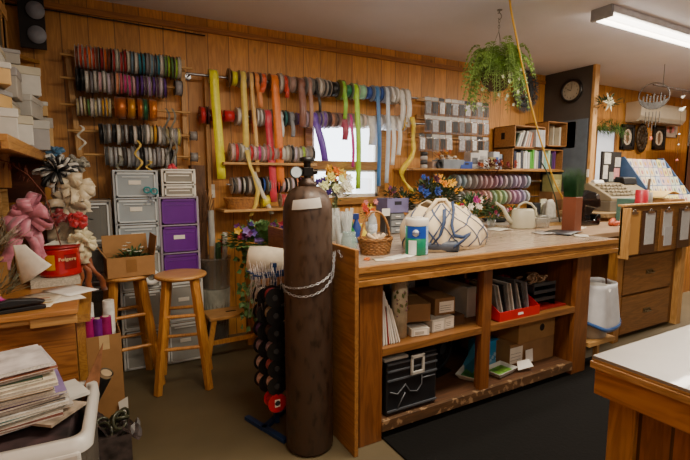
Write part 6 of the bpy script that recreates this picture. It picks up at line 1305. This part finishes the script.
# drawer cabinet with clipboards
t=T('drawer_cabinet','dark wooden drawer cabinet to the right of the long counter','cabinet',(4.1,2.3,0)); CW=wood('#8f5f30','#66401a','x',.42,1.1,knots=True)
m=M(); m.box(3.70,4.62,2.07,2.50,0.02,.87); part('carcass',m,wood('#7a4e26','#573414','z',.45,1),t,world=True,bevel=.003)
m=M(); m.box(3.152,4.70,2.0,2.55,.895,.93); part('top',m,wood('#bfa283','#8f7257','x',.3,.8),t,world=True,bevel=.003)
m=M(); m.box(3.62,3.70,2.02,2.1,0,.895); part('post',m,OAKZ,t,world=True,bevel=.003); m=M(); m.box(4.62,4.70,2.02,2.1,0,.895); part('post',m,LITEZ,t,world=True,bevel=.003)
for z0,z1 in((.38,.70),(.04,.36)):
    m=M(); m.box(3.76,4.52,2.045,2.068,z0,z1); d=part('drawer',m,CW,t,world=True,bevel=.004)
    m=M(); m.tube([(4.10,2.043,(z0+z1)/2+.01),(4.105,2.02,(z0+z1)/2),(4.18,2.02,(z0+z1)/2),(4.185,2.043,(z0+z1)/2+.01)],.005,6); m.box(4.09,4.20,2.040,2.045,(z0+z1)/2-.01,(z0+z1)/2+.025); part('handle',m,mat('#6a5a40',.35,.7),d,world=True)
m=M(); m.box(3.75,3.98,2.05,2.066,.705,.76); m.box(3.98,4.55,2.035,2.066,.71,.78); part('rail',m,wood('#7a4e26','#573414','x',.45,1),t,world=True)
# clipboard board
t=T('clipboard_rail','wooden rail board at the cabinet front where clipboards hang','board',(4.1,2.0,.93)); m=M(); m.box(3.56,4.95,1.975,1.998,.74,1.13); part('board',m,wood('#8f6432','#64401a','x',.45,1),t,world=True,bevel=.004)
m=M(); m.box(3.56,3.58,1.92,1.998,.72,1.12); part('end_board',m,LITEZ,t,world=True,bevel=.003); m=M(); m.box(3.56,4.95,1.96,2.02,1.13,1.145); part('cap',m,LITEX,t,world=True,bevel=.002)
for i,(x,cb,pp,lb) in enumerate(((3.69,'#c8924c',0,'empty tan clipboard, leftmost on the cabinet rail'),(3.93,'#4a2c18',1,'dark brown clipboard with one long note sheet on the cabinet rail'),(4.20,'#8f6230',2,'brown clipboard with a curling two-part note on the cabinet rail'),(4.50,'#4a3220',1,'dark clipboard at the right edge of view holding a wide white sheet'))):
    k=T('clipboard',lb,'clipboard',(x,1.972,.74),0,None); m=M(); m.box(-.105,.105,-.006,0,.0,.35); part('board',m,wood(cb,cb,'z',.5),k,bevel=.002)
    m=M(); m.box(-.05,.05,-.016,-.006,.325,.345); m.torus((0,-.012,.345),.018,.004,(0,1,0),14,5); part('clip',m,STEEL,k)
    if pp: m=M(); m.box(-.065,.075,-.009,-.0065,.07 if pp==1 else .13,.33); part('sheet',m,mat('#c4c4c4',.7,0,.06,40),k); 
    if pp==2: m=M(); m.box(-.04,.085,-.013,-.0095,.04,.2); part('sheet',m,mat('#bcbcc0',.7,0,.06,40),k)
m=M()
for k in range(10): m.sph((rnd(-.06,.06),rnd(-.02,.02),rnd(.01,.05)),(.03,.02,.02),7,5)
one('plastic_wrap',m,mat('#b8b4ac',.2,alpha=.6),'crumpled clear plastic on the cabinet edge below the clipboards','wrap',loc=(4.30,1.99,.715)) if False else None
# things on cabinet top
t=T('red_cup','red plastic cup with a lid on the ledge behind the clipboards','cup',P(655,202,z=.95)); t.location=(4.33,2.25,.931); t.scale=(1,1,1.3); m=M(); m.lathe([(.001,0),(.05,0),(.052,.24),(.001,.24)],n=24); part('cup',m,mat('#a8182a',.4),t)
t=T('pen_holder','grey metal tin with markers beside the red cup','pen holder',(4.47,2.27,.931)); t.scale=(1,1,1.25); m=M(); m.lathe([(.001,0),(.04,0),(.04,.23),(.001,.23)],n=20); part('tin',m,mat('#8a8478',.4,.4),t); m=M(); m.cyl((0,0,.23),(.01,0,.33),.012,n=8); part('marker',m,mat('#6a5a4a',.5),t)
smallbox(4.62,2.45,.931,.3,.2,.22,'#4f7266','teal green box file behind the pen holder','box_file','#6a8a7a')
m=M(); m.grid(lambda u,v:(u*.3-.15,.2*v-.1,.01+.06*math.sin(u*2.5)),8,4); one('manila_envelope',m,mat('#c8a860',.7),'yellow manila envelopes piled at the right edge of view','envelope',loc=(4.85,2.35,1.15),solid=.01)
m=M(); m.box(4.72,5.0,2.2,2.55,.94,1.15); one('cardboard_box',m,CARD,'brown box under the manila envelopes','box')
m=M(); m.box(4.705,5.05,2.05,2.55,.9,.938); one('side_shelf',m,LITEX,'short wooden shelf extending right of the drawer cabinet','shelf')
for i,(x,y,w,d,rz,lb) in enumerate(((3.55,2.35,.2,.14,.4,'cream paper beside the grass planter'),(4.05,2.2,.2,.15,-.3,'white paper by the black dispenser'))): sheet(x,y,w,d,.931,rz,lb,'#c8b8a0')
# tall bookcase right edge
t=T('bookcase','dark wooden bookcase at the right edge with mugs and gifts','bookcase',(7.1,2.9,0)); DB=wood('#5a3218','#3a1e0c','z',.5,1)
x0,x1=6.98,7.9; m=M(); m.box(x0,x0+.03,2.7,3.1,0,2.05); m.box(x1,x1+.03,2.7,3.1,0,2.05); m.box(x0,x1,3.08,3.1,0,2.05); part('sides',m,DB,t,world=True)
for z in(.3,.65,1.0,1.3,1.6,1.88,2.04): m=M(); m.box(x0+.03,x1,2.7,3.08,z-.02,z); part('shelf',m,DB,t,world=True)
for i in range(12):
    r=i%4; z=(1.0,1.3,1.6,1.88)[i//3]; x=7.09+.24*(i%3); k=T('mug',f"{['white','grey','blue','cream','rose','tan','pale','teal','slate','ivory','brown','mint'][i]} mug on the dark bookcase, {['left','middle','right'][i%3]} of shelf {['one','two','three','four'][i//3]} counted upward",'mug',(x,2.85,z+.001)); m=M(); m.lathe([(.001,0),(.04,0),(.045,.005),(.045,.1),(.041,.1),(.038,.008),(.001,.008)],n=18,cap=False); part('cup',m,mat(['#c8c4bc','#8a8a8c','#4a6a8a','#c8b890','#a87a7a','#a08060','#b8b8b0','#3a7a7a','#5a6470','#d0c8b0','#6a4a30','#8ab09a'][i],.3),k); m=M(); m.torus((.05,0,.05),.022,.005,(0,1,0),14,5,-PI/2,PI/2); part('handle',m,WHITE,k)

smallbox(4.70,3.45,.891,.2,.18,.30,'#7a5530','brown carton on the workbench against the partition','small_box','#5a3a20')
smallbox(4.70,3.45,1.192,.16,.14,.20,'#8a8450','olive gift box on the brown carton by the partition','gift_box','#a8a070')
t=T('potting_bag','pale plastic sheet bundle on the workbench right of the pastel rolls','bag',(4.48,3.3,.891)); m=M(); m.grid(lambda u,v:V(((.09-.03*v+.02*math.sin(u*25))*math.cos(2*PI*u),(.07-.02*v+.015*math.sin(u*19+2))*math.sin(2*PI*u),.2*v+.02*math.sin(u*13)*v)),30,6); part('body',m,mat('#b0aa9c',.5,0,.25,20),t,solid=.002)
# ================= light, sky, camera
def area(name,loc,rot,sx,sy,e,col):
    l=bpy.data.lights.new(name,'AREA'); l.shape='RECTANGLE'; l.size=sx; l.size_y=sy; l.energy=e; l.color=col
    o=bpy.data.objects.new(name,l); COL.objects.link(o); o.location=loc; o.rotation_euler=rot; return o
area('ceiling_lamp_window_side',(1.7,1.2,2.55),(0,0,0),2.4,.4,55,(1,.87,.68))
area('ceiling_lamp_rear',(.6,-1.2,2.55),(0,0,0),2.4,.4,30,(1,.88,.72))
area('ceiling_lamp_right',(6.4,1.9,2.55),(0,0,0),2.4,.3,75,(1,.86,.68))
area('ceiling_lamp_strip',(4.55,2.1,2.5),(0,0,0),2.3,.12,30,(1,.9,.76))
area('window_daylight',((wx0+wx1)/2,WY+.3,1.5),(R(-90),0,0),.9,.9,14,(.8,.9,1))
w=bpy.data.worlds.new('sky'); bpy.context.scene.world=w; w.use_nodes=True
N=w.node_tree.nodes; L=w.node_tree.links; bg=N['Background']
tc=N.new('ShaderNodeTexCoord'); sp=N.new('ShaderNodeSeparateXYZ'); L.new(tc.outputs['Generated'],sp.inputs[0])
rp=N.new('ShaderNodeValToRGB'); rp.color_ramp.elements[0].position=.05; rp.color_ramp.elements[0].color=(.18,.17,.165,1); rp.color_ramp.elements[1].position=.3; rp.color_ramp.elements[1].color=(.95,1,1.05,1)
L.new(sp.outputs['Y'],rp.inputs['Fac']); L.new(rp.outputs['Color'],bg.inputs['Color']); bg.inputs['Strength'].default_value=1.3
sc=bpy.context.scene
sc.view_settings.view_transform='AgX'; sc.view_settings.look='AgX - Base Contrast'; sc.view_settings.exposure=0.85
cam=bpy.data.cameras.new('camera'); co=bpy.data.objects.new('camera',cam); COL.objects.link(co)
cam.sensor_width=36; cam.lens=36*F/690; cam.clip_start=.02
co.location=(0,0,H); co.rotation_euler=(PI/2-PT,0,-YAW); sc.camera=co
